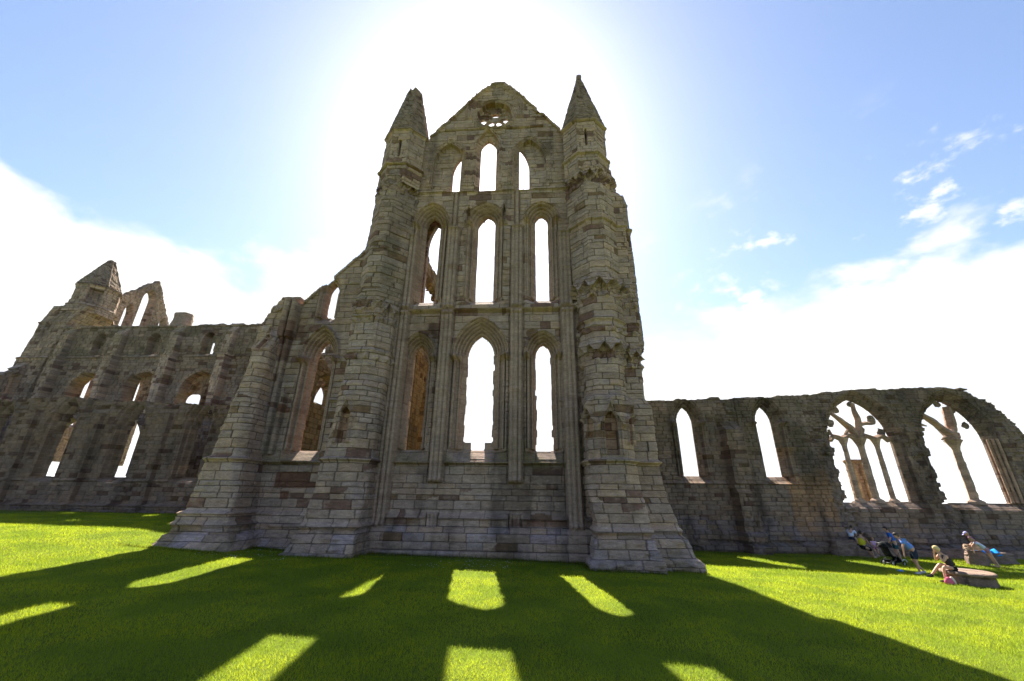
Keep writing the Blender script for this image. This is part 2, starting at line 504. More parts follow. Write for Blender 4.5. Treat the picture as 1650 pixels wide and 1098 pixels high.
# sweep of a plan polyline that changes with height
def sweep(th, name, keys, ds, rows, M, seed, hfun=None, cap=True, closed=False, colkw=None, mat=None, amp=1.0, edge_roll=0.0, ragged=0.0, smooth=False):
    zs = np.array([k[0] for k in keys]); pl = np.array([k[1] for k in keys], float)
    if closed: pl = np.concatenate([pl, pl[:, :1]], 1)
    npnt = pl.shape[1]
    seglen = np.max(np.hypot(*(np.moveaxis(np.diff(pl, axis=1), -1, 0))), axis=0)
    cnt = [max(1, int(math.ceil(l / ds))) for l in seglen]
    tseg = np.concatenate([k + np.arange(c) / c for k, c in enumerate(cnt)] + [[npnt - 1]])
    rows = rows[(rows >= zs[0] - 1e-6) & (rows <= zs[-1] + 1e-6)]
    rows = np.unique(np.concatenate([rows, [zs[-1]]]))
    Pz = np.stack([[np.interp(rows, zs, pl[:, k, c]) for c in range(2)] for k in range(npnt)])  # npnt,2,nz
    k0 = np.minimum(tseg.astype(int), npnt - 2); f = tseg - k0
    XY = Pz[k0] * (1 - f)[:, None, None] + Pz[k0 + 1] * f[:, None, None]    # ncol,2,nz
    X = XY[:, 0].T; Y = XY[:, 1].T                                          # nz,ncol
    Z = np.repeat(rows[:, None], X.shape[1], 1)
    ref = np.concatenate([[0], np.cumsum([s_ / c for s_, c in zip(seglen, cnt) for _ in range(c)])])
    sl_ = np.hypot(np.diff(X, axis=1), np.diff(Y, axis=1))
    S = np.concatenate([np.zeros((len(rows), 1)), np.cumsum(sl_, axis=1)], 1)
    S = S - S[:, S.shape[1] // 2][:, None]
    dX = np.gradient(X, axis=1); dY = np.gradient(Y, axis=1)
    if closed:
        dX[:, 0] = dX[:, -1] = (X[:, 1] - X[:, 0] + X[:, -1] - X[:, -2]) / 2
        dY[:, 0] = dY[:, -1] = (Y[:, 1] - Y[:, 0] + Y[:, -1] - Y[:, -2]) / 2
    ln = np.hypot(dX, dY) + 1e-9
    NX, NY = dY / ln, -dX / ln
    b1, b2, dj, dz, ci = M.eval(S, Z)
    cidx = np.concatenate([[0], np.cumsum(cnt)])
    dc = np.min([np.abs(S - S[:, c:c + 1]) for c in cidx], axis=0)
    dj = np.minimum(dj, 9)
    h = mason_h(S, Z, b1, b2, dj, dz, ds, seed, amp)
    h = h - .02 * np.exp(-(dc / .05) ** 2)
    if edge_roll: h = h + edge_roll * np.exp(-(dc / .07) ** 2) - edge_roll * .5 * np.exp(-((dc - .17) / .05) ** 2)
    kw = dict(colkw or {})
    C = stone_col(S, Z, b1, b2, dj, dz, ds, seed, **{k: (v(S, Z) if callable(v) else v) for k, v in kw.items()})
    if hfun is not None:
        r_ = hfun(h, S, Z, X, Y, C)
        if isinstance(r_, tuple): h, C = r_
        else: h = r_
    if closed:
        h[:, -1] = h[:, 0]; C[:, -1] = C[:, 0]
    P = np.stack([X + NX * h, Y + NY * h, Z], -1)
    nz, ncol = X.shape
    idx = np.arange(nz * ncol).reshape(nz, ncol)
    q = np.stack([idx[:-1, :-1], idx[:-1, 1:], idx[1:, 1:], idx[1:, :-1]], -1)
    keep = np.ones(q.shape[:2], bool)
    if ragged:
        top = rows[-1] - ragged * vn(S[0] * 2.3, S[0] * 0, seed + 90) - ragged * .4 * vn(S[0] * 7, S[0] * 0, seed + 91)
        P[..., 2] = np.minimum(P[..., 2], top[None, :] + .02 * (rows - rows[-1])[:, None])
    ng = [list(idx[-1, :-1] if closed else idx[-1])] if cap else None
    return mesh_np(name, P.reshape(-1, 3), q.reshape(-1, 4), mat or STONE, th, C.reshape(-1, 3), ngons=ng, smooth=smooth)

def bars(th, name, paths, mat=None, col=(.30, .26, .20), seed=0, rough=.02, ns=10, asp=1.0, slim=1.0):
    """stone ribs: each path = list of (x,y,z,r); round-ish section"""
    V = []; F = []; CL = []
    for pi_, path in enumerate(paths):
        pts = [np.array(p[:3], float) for p in path]; rad = [p[3] * slim for p in path]
        # resample
        P2 = []; R2 = []
        for k in range(len(pts) - 1):
            L = np.linalg.norm(pts[k + 1] - pts[k]); n_ = max(1, int(L / .12))
            for j in range(n_):
                f = j / n_; P2.append(pts[k] * (1 - f) + pts[k + 1] * f); R2.append(rad[k] * (1 - f) + rad[k + 1] * f)
        P2.append(pts[-1]); R2.append(rad[-1]); P2 = np.array(P2); R2 = np.array(R2)
        base = len(V)
        for k in range(len(P2)):
            t = P2[min(k + 1, len(P2) - 1)] - P2[max(k - 1, 0)]; t = t / (np.linalg.norm(t) + 1e-9)
            y = np.array([0, 1, 0.]); x = np.cross(y, t); 
            if np.linalg.norm(x) < .1: x = np.array([1., 0, 0])
            x /= np.linalg.norm(x); y = np.cross(t, x)
            for a in range(ns):
                an = 2 * math.pi * a / ns
                rr = R2[k] * (1 + (.18 if a % 2 else -.06)) + rough * (float(hsh(np.array([k // 2]), np.array([a]), np.array([seed + pi_]))[0]) - .5)
                V.append(P2[k] + x * math.cos(an) * rr + y * math.sin(an) * rr * asp)
                CL.append(np.array(col) * (.75 + .5 * float(hsh(np.array([k // 3]), np.array([pi_]), np.array([seed]))[0])))
            if k:
                for a in range(ns):
                    b0 = base + (k - 1) * ns; b1_ = base + k * ns
                    F.append((b0 + a, b0 + (a + 1) % ns, b1_ + (a + 1) % ns, b1_ + a))
        ca = len(V); V.append(P2[0]); CL.append(np.array(col)); V.append(P2[-1]); CL.append(np.array(col))
        e = base + (len(P2) - 1) * ns
        for a in range(ns):
            F.append((base + (a + 1) % ns, base + a, ca, ca)); F.append((e + a, e + (a + 1) % ns, ca + 1, ca + 1))
    V = np.array(V); q = [f for f in F if f[2] != f[3]]; t = [f[:3] for f in F if f[2] == f[3]]
    return mesh_np(name, V, np.array(q), mat or STONE, th, np.array(CL), tris=np.array(t))

# ================================================================== NORTH TRANSEPT
M1 = Courses(-1.3, 31, 11, .20, .43, .42, 1.35, dz=.055)
def green(zlo, zhi, amt=1.0, low=.55):
    def f(S, Z): return amt * sst(zlo - .5, zlo, Z) * (1 - sst(zhi, zhi + .4, Z)) + low * (1 - sst(-.3, .9, Z))
    return f
trans = thing('abbey_transept', 'tall gabled transept front with tiers of lancets between two spired turrets', 'ruined abbey', (-3, 19, -.2))

ds = .05
rows = M1.rows[(M1.rows > -1.0) & (M1.rows < 28.9)]
ds = .034
S, Z = grid(rows, -8.0, 2.7, ds)
b1, b2, dj, dz, ci = M1.eval(S, Z)
h = mason_h(S, Z, b1, b2, dj, dz, ds, 1)
C = stone_col(S, Z, b1, b2, dj, dz, ds, 1, red=.05, stain=.8, algae=green(3.65, 4.5)(S, Z))
# plinth in three chamfered steps
pl = .70 * (1 - sst(.02, .10, Z)) + 0
pl = np.maximum(pl, .48 - .18 * sst(.60, .85, Z)) * (Z < .9) + np.where(Z >= .9, .24 * (1 - sst(1.30, 1.55, Z)), 0)
h = h + pl
h = string(h, Z, 1.28, .10, .06)
h = string(h, Z, 3.62, .16, .07)
h = h - .10 * np.exp(-((Z - 3.50) / .05) ** 2)
h = string(h, Z, 11.36, .15, .08); h = h - .10 * np.exp(-((Z - 11.2) / .06) ** 2)
h = string(h, Z, 19.22, .14, .07)
h = h + .05 * ((Z > 11.36) & (Z < 11.85))
lab = np.zeros(S.shape, int)
D = np.full(S.shape, 9.)
names = {0: 'wall'}
def soften(mk, k_=.6):
    global C
    mean = np.array([.30, .255, .195])
    C = np.where(mk[..., None], C * (1 - k_) + mean * k_ * (.85 + .3 * fbm(S * .8, Z * 1.5, 88, 2))[..., None], C)
def win(axis, w, z0, zs_, za, Wd, Dt, nm, T, rolls=4, hood=.11, ragged=.05, seed=0, cap=True):
    global h, D, lab
    jit = (b1 - .5) * ragged * 2 * (b2 > .35)
    hh, ins, d = mould(h, S, Z, axis, w, z0, zs_, za, Wd, Dt, hood=hood, rolls=rolls, seed=seed, cap=cap)
    h = hh
    soften((d < Wd) & (d > -1) & (Z > z0 - .1) & (np.abs(S - axis) < w + Wd))
    dd = arch_d(S, Z, axis, w, z0, zs_, za) + jit * (Z < zs_ + .1)
    D = np.minimum(D, dd)
    k = len(names); names[k] = nm
    lab[ins & (d < Wd) & (Z > z0 - .5) & (np.abs(S - axis) < w + Wd)] = k
    return dd
AX = (-6.12, -2.94, .28)
dts = []
for ax_, w_, apex, spr, Wd_ in ((AX[0], .40, 9.55, 8.85, .50), (AX[1], .69, 10.1, 8.90, .72), (AX[2], .38, 9.55, 8.95, .50)):
    dts.append(win(ax_, w_, 4.22, spr, apex, Wd_, .62, 'lancet_surround', 0, rolls=5 if Wd_ > .6 else 4, seed=3))
# broken sills: teeth of stone at the foot of the middle and right openings
D = np.where((Z < 4.62) & (np.abs(S - AX[1]) > .33) & (np.abs(S - AX[1]) < .8), np.maximum(D, .05), D)
D = np.where((Z < 4.55) & (np.abs(S - AX[2]) > .30) & (np.abs(S - AX[2]) < .5) & (b1 > .3), np.maximum(D, .05), D)
for ax_, w_, apex, spr in ((AX[0] + .03, .42, 17.75, 17.05), (AX[1] + .03, .50, 17.72, 17.1), (AX[2] + .03, .36, 17.65, 17.15)):
    dts.append(win(ax_, w_, 12.1, spr, apex, .58, .55, 'lancet_surround', 0, rolls=4, seed=5, ragged=.01))
# clusters of shafts between the windows
for x in (-4.72, -1.08):
    soften((np.abs(S - x) < .36) & (Z > 2.7))
    h = shaft(h, S, Z, x, 2.75, 11.3, 3, .095, .12)
    h = shaft(h, S, Z, x, .9, 1.45, 3, .08, .04, capital=False)
    h = shaft(h, S, Z, x, 11.45, 16.65, 3, .095, .08)
    h = shaft(h, S, Z, x, 16.7, 19.1, 1, .10, .02, capital=False)
for x in (-7.10, 1.55):
    soften(np.abs(S - x) < .4)
    h = shaft(h, S, Z, x, .9, 11.3, 3, .10, .16)
    h = shaft(h, S, Z, x, 11.45, 16.2, 3, .10, .08)
# small blind lancets between the upper arches
for x in (-3.95, -1.85):
    d = arch_d(S, Z, x, .10, 16.9, 17.6, 18.1)
    h = np.where(d < 0, -.28, h); h = h + .09 * np.exp(-((d - .09) / .05) ** 2) * (Z > 16.6)
    h = h + .06 * np.exp(-((S - x) / .05) ** 2) * ((Z < 17.3) & (Z > 12.2))
# gable stage: two big relieving arches and three lancets
for x in (-5.35, -.35):
    d = arch_d(S, Z, x, 1.0, 19.5, 21.3, 23.1)
    for q in (0, .14, .28): h = h + .085 * np.exp(-((d - q) / .05) ** 2) * (Z > 19.6)
    h = np.where((d < -.02) & (Z > 19.4), h - .22, h)
d = arch_d(S, Z, -2.95, .72, 19.5, 22.6, 24.1)
for q in (0, .13): h = h + .08 * np.exp(-((d - q) / .05) ** 2) * (Z > 19.6)
h = np.where((d < -.02) & (Z > 19.4), h - .15, h)
cut = arch_d(S, Z, -2.95, .50, 19.42, 22.7, 23.5)
D = np.minimum(D, cut)
dl = np.maximum(arch_d(S, Z, -4.60, .55, 19.42, 20.7, 22.25), S + 4.66)
dr = np.maximum(arch_d(S, Z, -.97, .58, 19.42, 20.9, 22.7), -.97 - .03 - S)
for dd_, nm in ((dl, 'gable_lancet'), (cut, 'gable_lancet'), (dr, 'gable_lancet')):
    k = len(names); names[k] = nm
    D = np.minimum(D, dd_)
    h = np.where((dd_ < .22) & (dd_ > -.3), np.minimum(h, -.30 + 1.2 * np.clip(dd_, 0, 1)), h)
    lab[(dd_ < .22) & (Z > 19.3)] = k
# rose window
rx, rz = -2.62, 25.42
rr = np.hypot(S - rx, Z - rz); an = np.arctan2(Z - rz, S - rx)
h = np.where(rr < 1.08, -.30, h)
for q in (1.12, 1.25, 1.38): h = h + .09 * np.exp(-((rr - q) / .05) ** 2)
k = len(names); names[k] = 'rose_window'; lab[rr < 1.36] = k
D = np.where((rr < .98), np.maximum(D, .0) , D)
for a in np.arange(12) * math.pi / 6 + math.pi / 12:
    px_, pz_ = rx + .66 * math.cos(a), rz + .66 * math.sin(a)
    u = (S - px_) * math.cos(a) + (Z - pz_) * math.sin(a); v = -(S - px_) * math.sin(a) + (Z - pz_) * math.cos(a)
    e = np.hypot(u / .27, v / .125) - 1
    h = np.where(e < 0, -.33, np.where(e < .35, h + .05, h))
rpet = np.full(S.shape, 9.)
for (px_, pz_, a) in ((-2.60, 25.72, 0.0), (-3.44, 25.10, .45), (-2.90, 24.86, .85), (-2.30, 24.86, 2.2), (-1.80, 25.10, 2.75)):
    u = (S - px_) * math.cos(a) + (Z - pz_) * math.sin(a); v = -(S - px_) * math.sin(a) + (Z - pz_) * math.cos(a)
    rpet = np.minimum(rpet, (np.hypot(u / .30, v / .165) - 1) * .18)
D = np.minimum(D, rpet)

# big arch around the rose
d = arch_d(S, Z, rx, 1.55, 24.0, 25.9, 28.1)
for q in (0, .16, .32): h = h + .10 * np.exp(-((d - q) / .055) ** 2) * (Z > 25.2)
h = string(h, Z, 24.25, .10, .06, m=(np.abs(S - rx) < 3.2))
# gable outline
tl = 23.56 + (S + 6.87) * 1.225
tr = 23.68 + (1.69 - S) * 1.335
stp = (hsh(ci, ci * 0 + 3) - .5)
top = np.minimum(tl, tr)
crown = 28.55 + .12 * (vn(S * 3, S * 0, 5) - .5)
rag = .26 * stp * ((Z > 27.0) | (S > -2.6)) + .06 * (vn(S * 4, Z * 4, 8) - .5)
top = np.minimum(top + rag, crown)
top = np.where(S < -6.75, np.minimum(top, 23.5), top); top = np.where(S > 1.62, np.minimum(top, 23.62 + .25 * ((S > 1.66) & (S < 1.8))), top)
cop = (top - Z)
h = h + .12 * ((cop < .22) & (cop > -.3) & (Z > 23.6) & (Z < 27.3))
D = np.minimum(D, (top - Z) * .63)
k = len(names); names[k] = 'gable_coping'; lab[(cop < .24) & (Z > 23.7) & (Z < 28.)] = k
# wall thickness: thin at the throats, splaying behind
Do = D.copy()
T = np.where(Z < 19.1, .72 + np.clip(Do * .8, 0, .9), .50 + np.clip(Do * .8, 0, .55))
T = np.where(rr < 1.06, .37, T)
T = np.where(Z > 26.6, .9, T)
emit(trans, names, STONE, plane(19.), S, Z, h, T, D, lab, C, ds)

# inner screen of the wall passage (upper stage)
M2 = Courses(-1.5, 32, 23, .24, .36, .4, 1.1, dz=.13)
ds2 = .12
rws = M2.rows[(M2.rows > -.8) & (M2.rows < 19.2)]
S, Z = grid(rws, -8.4, 3.2, ds2); b1, b2, dj, dz, ci = M2.eval(S, Z)
h = mason_h(S, Z, b1, b2, dj, dz, ds2, 2)
C = stone_col(S, Z, b1, b2, dj, dz, ds2, 2, red=.08)
D = np.full(S.shape, 9.)
for x, w in ((-6.15, .75), (-2.95, 1.1), (.3, .75)):
    D = np.minimum(D, arch_d(S, Z, x, w, 3.9, 9.6, 11.4))
for x, w, a in ((-6.22, .52, 18.3), (-2.95, .85, 18.9), (.3, .85, 18.9)):
    D = np.minimum(D, arch_d(S, Z, x, w, 11.9 if w > .8 else 12.1, 17.3 if w > .8 else 16.5, a))
emit(trans, {0: 'inner_wall'}, STONE, plane(20.75), S, Z, h, np.full(S.shape, .35), D, None, C, ds2)

# string / niche helpers used on the turrets
def niche(h, C, S, Z, sc_, w, zb, zt, rec=.28, hood_=.20, gab=1.9, hd=1.0):
    u = np.abs(S - sc_) / w
    zg = zt - u * w * gab
    bar = np.exp(-((Z - zg) / .085) ** 2) * (u < 1.25)
    h = h + hood_ * bar
    ar = arch_d(S, Z, sc_, w * .62, zb, zt - w * gab - .05, zt - .35)
    h = np.where(ar < 0, h - rec, h)
    h = h + .07 * np.exp(-((ar - .05) / .04) ** 2) * (Z > zb)
    h = h + .09 * np.exp(-((u - 1.0) / .10) ** 2) * ((Z > zb) & (Z < zt - w * gab))
    fin = np.exp(-((S - sc_) ** 2 / .012 + (Z - zt - .12) ** 2 / .03))
    h = h + .22 * fin
    C = np.where((ar < 0)[..., None], C * np.array([1.05, .92, .8]), C)
    return h, C
def canopy(h, S, Z, z0, z1, out=.38, per=.62, seed=0, ph=0.):
    per = per * 1.1; out = out * .62; z1 = z1 - .15
    q_ = (S - ph) / per + .5
    cell = np.floor(q_)
    v = np.abs(q_ % 1 - .5) * 2          # 0 at a gablet's axis, 1 between two
    H_ = z1 - z0
    wob = .12 * (hsh(cell, cell * 0 + seed) - .5)
    zg = z1 - .12 * H_ + wob - v * H_ * .55
    brk = hsh(cell, cell * 0 + seed + 3) < .22
    bar = np.exp(-((Z - zg) / .085) ** 2)
    under = (Z < zg) & (Z > np.maximum(z0, zg - .55))
    slope = np.clip((z1 + .25 - Z) / (z1 + .25 - zg + 1e-3), 0, 1) * ((Z >= zg) & (Z < z1 + .25))
    add = out * .8 * slope * (.75 + .25 * v) + out * bar * .35
    dep = np.where(under, -.06 - .10 * (v < .45), 0)
    cb_ = out * .75 * np.exp(-((v - 1) / .28) ** 2 - ((Z - z0 + .02) / .14) ** 2)
    n_ = .20 * (fbm(S * 6, Z * 6, seed, 3) - .5) * ((Z > z0 - .1) & (Z < z1 + .2))
    tot = np.where(brk, out * .45 * slope + .3 * n_, add + dep)
    fade = .35 + .65 * sst(.25, .6, vn(S * .9, Z * .5, seed + 7))      # broken away in stretches
    return h + (tot + cb_) * fade + n_

def corbels(h, S, Z, z, per=.42, ph=0, out=.2):
    tri = ((S + ph) / per) % 1 - .5
    return h + out * np.exp(-(tri / .22) ** 2 - ((Z - z) / .13) ** 2) + .08 * np.exp(-((Z - z - .22) / .05) ** 2)
def stage_base(h, Z, S):
    r_ = (fbm(S * 1.7, Z * 2.6, 71, 3) - .5) * .34 * (1 - sst(.0, .5, Z)) + (vn(S * 4, Z * 7, 72) - .5) * .10 * (1 - sst(.6, 1.0, Z))
    return string(string(h, Z, 3.62, .15, .07), Z, .98, .12, .10) + r_

rowsT = M1.rows
# ---- right turret: north pier
kR = []
def sat(X, S, x):
    return np.array([np.interp(x, X[i], S[i]) for i in range(len(X))])[:, None]
def pier(x0, x1, yf, ch, cx=None, back=19.3):
    return [(x0, back), (x0, yf + ch), (x0 + ch, yf), (x1 - ch, yf), (x1, yf + ch), (x1, back)]
kR += [(-.9, pier(1.72, 4.60, 16.62, .02)), (-.05, pier(1.80, 4.52, 16.72, .02)), (.10, pier(1.98, 4.42, 16.95, .02)),
       (.62, pier(2.08, 4.36, 17.10, .02)), (.80, pier(2.22, 4.28, 17.26, .03)), (1.35, pier(2.20, 4.28, 17.28, .04)), (2.5, pier(1.98, 4.18, 17.30, .50)), (3.55, pier(1.95, 4.12, 17.32, .56)),
       (3.75, pier(2.08, 4.08, 17.36, .52)), (6.35, pier(2.10, 4.05, 17.38, .48)), (6.50, pier(2.18, 4.0, 17.62, .42)), (7.9, pier(2.2, 4.0, 17.66, .42)),
       (8.0, pier(2.1, 4.2, 17.70, .60)), (11.2, pier(2.1, 4.25, 17.72, .62)), (12.6, pier(2.0, 4.4, 17.75, .80)), (12.8, pier(1.9, 4.55, 17.78, .95)), (19.5, pier(1.75, 4.65, 17.9, 1.02)), (20.4, pier(1.75, 4.5, 18.0, 1.02))]
def hR(h, S, Z, X, Y, C):
    h = stage_base(h, Z, S)
    s0 = 2.0
    sc = sat(X, S, 3.08)
    h, C = niche(h, C, S, Z, sc, .42, 3.85, 6.0)
    h, C = niche(h, C, S, Z, sc - 1.0, .26, 4.6, 5.9, rec=.12, hood_=.2)
    h, C = niche(h, C, S, Z, sc + 1.0, .24, 4.3, 5.9, rec=.12, hood_=.22)
    h = canopy(h, S, Z, 8.15, 9.2, .42, .56, 4, sc)
    h = corbels(h, S, Z, 9.65, .5, .25 - sc, .2)
    h = string(h, Z, 10.2, .12, .10)
    h = canopy(h, S, Z, 11.5, 12.65, .55, .62, 6, sc)
    h = canopy(h, S, Z, 18.5, 19.9, .25, .50, 8, sc)
    h = string(h, Z, 16.1, .13, .08)
    for q in (-.95, -.42, .42, .95):
        h = h + .05 * np.exp(-((S - sc - q) / .05) ** 2) * (Z > 12.8) * (Z < 18.4)
    return h, C
sweep(trans, 'corner_pier', kR, .05, rowsT, M1, 101, hR, colkw=dict(stain=.35, algae=green(3.6, 4.0, .3), red=.05), ragged=0)
# ---- right turret: west buttress
def wb(x1, yf, x0=4.0): return [(x0, yf), (x1 - .02, yf), (x1, yf + .02), (x1, yf + 1.6), (x0, yf + 1.7)]
kW = [(-.9, wb(6.35, 17.5)), (-.1, wb(6.20, 17.62)), (.08, wb(5.98, 17.75)), (.62, wb(5.85, 17.85)), (.85, wb(5.62, 18.05)), (1.4, wb(5.55, 18.1)), (2.3, wb(5.28, 18.25)), (3.6, wb(5.18, 18.3)), (6.0, wb(5.15, 18.35)), (6.35, wb(4.95, 18.4)),
      (6.5, wb(4.92, 18.45)), (11.8, wb(4.95, 18.5)), (12.4, wb(4.9, 18.5)), (18.1, wb(4.88, 18.62)), (18.9, wb(4.5, 18.8))]
def hW(h, S, Z, X, Y, C):
    h = stage_base(h, Z, S)
    sc = sat(X, S, 4.75)
    h = canopy(h, S, Z, 8.0, 9.0, .36, .5, 14, sc); h = canopy(h, S, Z, 11.2, 12.4, .36, .52, 16, sc)
    h = corbels(h, S, Z, 9.75, .55, .2, .16); h = string(h, Z, 16.1, .12, .08)
    h = h + .10 * np.exp(-((Z - 10.2) / .05) ** 2) * (X > 4.7)
    return h, C
sweep(trans, 'west_buttress', kW, .05, rowsT, M1, 102, hW, colkw=dict(stain=.35, algae=green(3.6, 4.0, .3)), ragged=0)
# upper set-back shaft with a ragged top at the far right
def box(x0, x1, y0, y1): return [(x0, y0), (x1, y0), (x1, y1), (x0, y1)]
kx = [(9.0, box(4.6, 5.30, 18.95, 20.4)), (17.9, box(4.6, 5.22, 19.0, 20.4)), (19.2, box(4.2, 4.95, 19.05, 20.4))]
sweep(trans, 'rear_buttress', kx, .06, rowsT, M1, 103, lambda h, S, Z, X, Y, C: string(h, Z, 16.1, .13, .08), ragged=.9, cap=False, closed=True)

def octa(cx, cy, r, rot=R(22.5), n=8):
    # clockwise seen from above so that outward is to the right-hand normal used by sweep
    return [(cx + r * math.cos(-math.pi / 2 - math.pi / n + 2 * math.pi * k / n), cy + r * math.sin(-math.pi / 2 - math.pi / n + 2 * math.pi * k / n)) for k in range(n)]
def turret_top(cx, cy, r, z0, z1, za, ztrunc, seed, group_names=('turret_drum', 'spire')):
    k_ = [(z0 - 1.3, octa(cx, cy, r * .98)), (z0, octa(cx, cy, r * 1.02)), (z0 + .1, octa(cx, cy, r)), (z1, octa(cx, cy, r * .97))]
    def hd(h, S, Z, X, Y, C):
        h = string(h, Z, z0 + .05, .16, .08); h = string(h, Z, z1 - .06, .14, .09)
        ang = np.arctan2(Y - cy, X - cx)
        for a in (-math.pi / 2,):
            slit = np.exp(-(((ang - a) * r) / .05) ** 4) * ((Z > z0 + .7) & (Z < z0 + 2.0))
            h = h - .30 * slit
            C = C * (1 - .5 * slit[..., None])
        return h, C
    rw = np.unique(np.concatenate([rowsT[(rowsT > z0 - 1.3) & (rowsT < z1)], [z0 - 1.3]]))
    d_ = sweep(trans, group_names[0], k_, .05, rowsT, M1, seed, hd, closed=True, edge_roll=.05, colkw=dict(stain=.3))
    rt = r * 1.0 * (za - ztrunc) / (za - z1)
    k2 = [(z1 + .001, octa(cx, cy, r * 1.04)), (z1 + .08, octa(cx, cy, r * 1.02)), (ztrunc, octa(cx, cy, max(rt, .06)))]
    s_ = sweep(trans, group_names[1], k2, .05, M3.rows, M3, seed + 1, lambda h, S, Z, X, Y, C: h + .03, closed=True, edge_roll=.045, mat=SLATE, colkw=dict(stain=.3, dark=.82), ragged=.30 if rt > .2 else .05)
M3 = Courses(-1, 32, 33, .16, .22, .3, .6, dz=.06)
turret_top(3.02, 19.28, 1.38, 20.75, 23.55, 29.2, 28.95, 130)
turret_top(-8.25, 19.28, 1.38, 20.55, 23.45, 30.2, 28.35, 140)
bars(trans, 'finial', [[(3.02, 19.28, 28.6, .12), (3.02, 19.28, 28.85, .2), (3.02, 19.28, 28.98, .17), (3.02, 19.28, 29.08, .08)]], ns=8, col=(.2, .17, .14))

# ---- left turret pier
def pL(x0, x1, yf, chl, chr_, back=19.3): return [(x0, back), (x0, yf + chl), (x0 + chl, yf), (x1 - chr_, yf), (x1, yf + chr_), (x1, back)]
kL = [(-.9, pL(-10.35, -7.15, 16.35, .02, .02)), (-.10, pL(-10.15, -7.2, 16.55, .02, .02)), (.08, pL(-10.0, -7.25, 16.9, .02, .02)), (.55, pL(-9.85, -7.3, 17.0, .02, .02)), (.80, pL(-9.70, -7.35, 17.25, .03, .04)), (1.4, pL(-9.66, -7.35, 17.28, .04, .10)),
      (2.4, pL(-9.58, -7.35, 17.3, .30, .50)), (3.55, pL(-9.55, -7.35, 17.32, .36, .60)), (3.75, pL(-9.48, -7.38, 17.36, .36, .60)), (5.2, pL(-9.40, -7.38, 17.42, .36, .62)), (7.0, pL(-9.30, -7.38, 17.46, .32, .65)), (7.15, pL(-9.22, -7.38, 17.6, .22, .65)),
      (11.0, pL(-9.3, -7.35, 17.68, .2, .7)), (12.2, pL(-9.45, -7.25, 17.75, .5, .9)), (14.0, pL(-9.6, -7.2, 17.8, .7, 1.0)), (18.9, pL(-9.55, -7.05, 17.9, .8, 1.05)), (20.2, pL(-9.5, -6.95, 18.0, .95, 1.05))]
def hL(h, S, Z, X, Y, C):
    h = stage_base(h, Z, S)
    sc = sat(X, S, -8.65)
    h, C = niche(h, C, S, Z, sc, .34, 4.3, 6.2, hood_=.12)
    for q in (-.38, 0, .38): h = h + .05 * np.exp(-((S - sc - q) / .06) ** 2) * (Z > 7.1) * (Z < 8.3)
    h = corbels(h, S, Z, 8.35, .5, -sc + .25 + .02, .2)
    h = string(h, Z, 8.68, .12, .06)
    win_ = (np.abs(S - sc) < .75) & (Z > 9.9) & (Z < 11.4)
    h = canopy(h, S, Z, 10.4, 11.6, .30, .46, 24, sc - .31)
    h = np.where((np.abs(S - sc) < .62) & (Z > 9.75) & (Z < 10.5), h - .14, h)
    h = canopy(h, S, Z, 18.5, 19.8, .25, .50, 26, sc)
    for q in (-.75, .75): h = h + .06 * np.exp(-((S - sc - q) / .06) ** 2) * (Z > 8.7) * (Z < 11.3)
    return h, C
sweep(trans, 'corner_pier', kL, .05, rowsT, M1, 111, hL, colkw=dict(stain=.45, algae=green(11.5, 15., .4), red=.06))
# core behind both turrets
for (x0, x1, nm) in ((-9.3, -7.0, 'turret_core'), (2.0, 4.6, 'turret_core')):
    sweep(trans, nm, [(-.8, box(x0, x1, 18.9, 21.2)), (20.4, box(x0 + .1, x1 - .1, 18.9, 20.9))], .15, M2.rows, M2, 150, closed=True)

# ---- aisle end wall (left)
rows = M1.rows[(M1.rows > -1.0) & (M1.rows < 16.2)]
S, Z = grid(rows, -15.2, -8.8, ds)
b1, b2, dj, dz, ci = M1.eval(S, Z)
h = mason_h(S, Z, b1, b2, dj, dz, ds, 201)
C = stone_col(S, Z, b1, b2, dj, dz, ds, 201, red=.08, stain=.45, algae=green(3.65, 4.3, .6)(S, Z))
h = h + np.maximum(.95 * (1 - sst(-.25, .55, Z)), np.where(Z > .5, .22 * (1 - sst(1.25, 1.5, Z)), .3))
stepd = (S > -12.0)
h = string(h, Z, 1.35, .10, .06, m=~stepd); h = string(h, Z, .85, .10, .06, m=stepd)
h = h + .12 * np.exp(-((S + 12.0) / .06) ** 2) * ((Z > .85) & (Z < 1.4))
h = string(h, Z, 3.60, .16, .07); h = h - .1 * np.exp(-((Z - 3.48) / .05) ** 2)
h = np.where((S > -12.1) & (S < -9.9) & (Z > 2.35) & (Z < 3.15), h - .05, h)
patch = ((S > -12.3) & (S < -9.75) & (Z > 2.45) & (Z < 3.15) & (b1 > .12)) | ((S > -11.9) & (S < -11.5) & (Z > 1.95) & (Z < 2.3)) | ((S > -13.) & (S < -11.6) & (Z > 5.9) & (Z < 6.3) & (b1 > .3))
C = np.where(patch[..., None], np.array([.125, .075, .05]) * (.8 + .5 * b2)[..., None], C)
lab = np.zeros(S.shape, int); D = np.full(S.shape, 9.); names = {0: 'aisle_wall'}
win(-11.30, .46, 4.15, 8.8, 9.85, .52, .62, 'lancet_surround', 0, rolls=4, seed=9, hood=.15)
ss = string(np.zeros(S.shape), Z, 6.55, .12, .05, m=(S > -10.35))
h = h + ss
win(-11.42, .30, 11.15, 12.6, 13.3, .32, .45, 'gable_lancet', 0, rolls=2, seed=12, hood=0, cap=False)
for x, zt in ((-13.2, 12.0), (-13.5, 12.0), (-12.75, 6.9)):
    h = shaft(h, S, Z, x, 3.9, zt, 1, .13, .06, capital=False)
h = shaft(h, S, Z, -13.35, 9.9, 12.1, 2, .2, .12, capital=False)
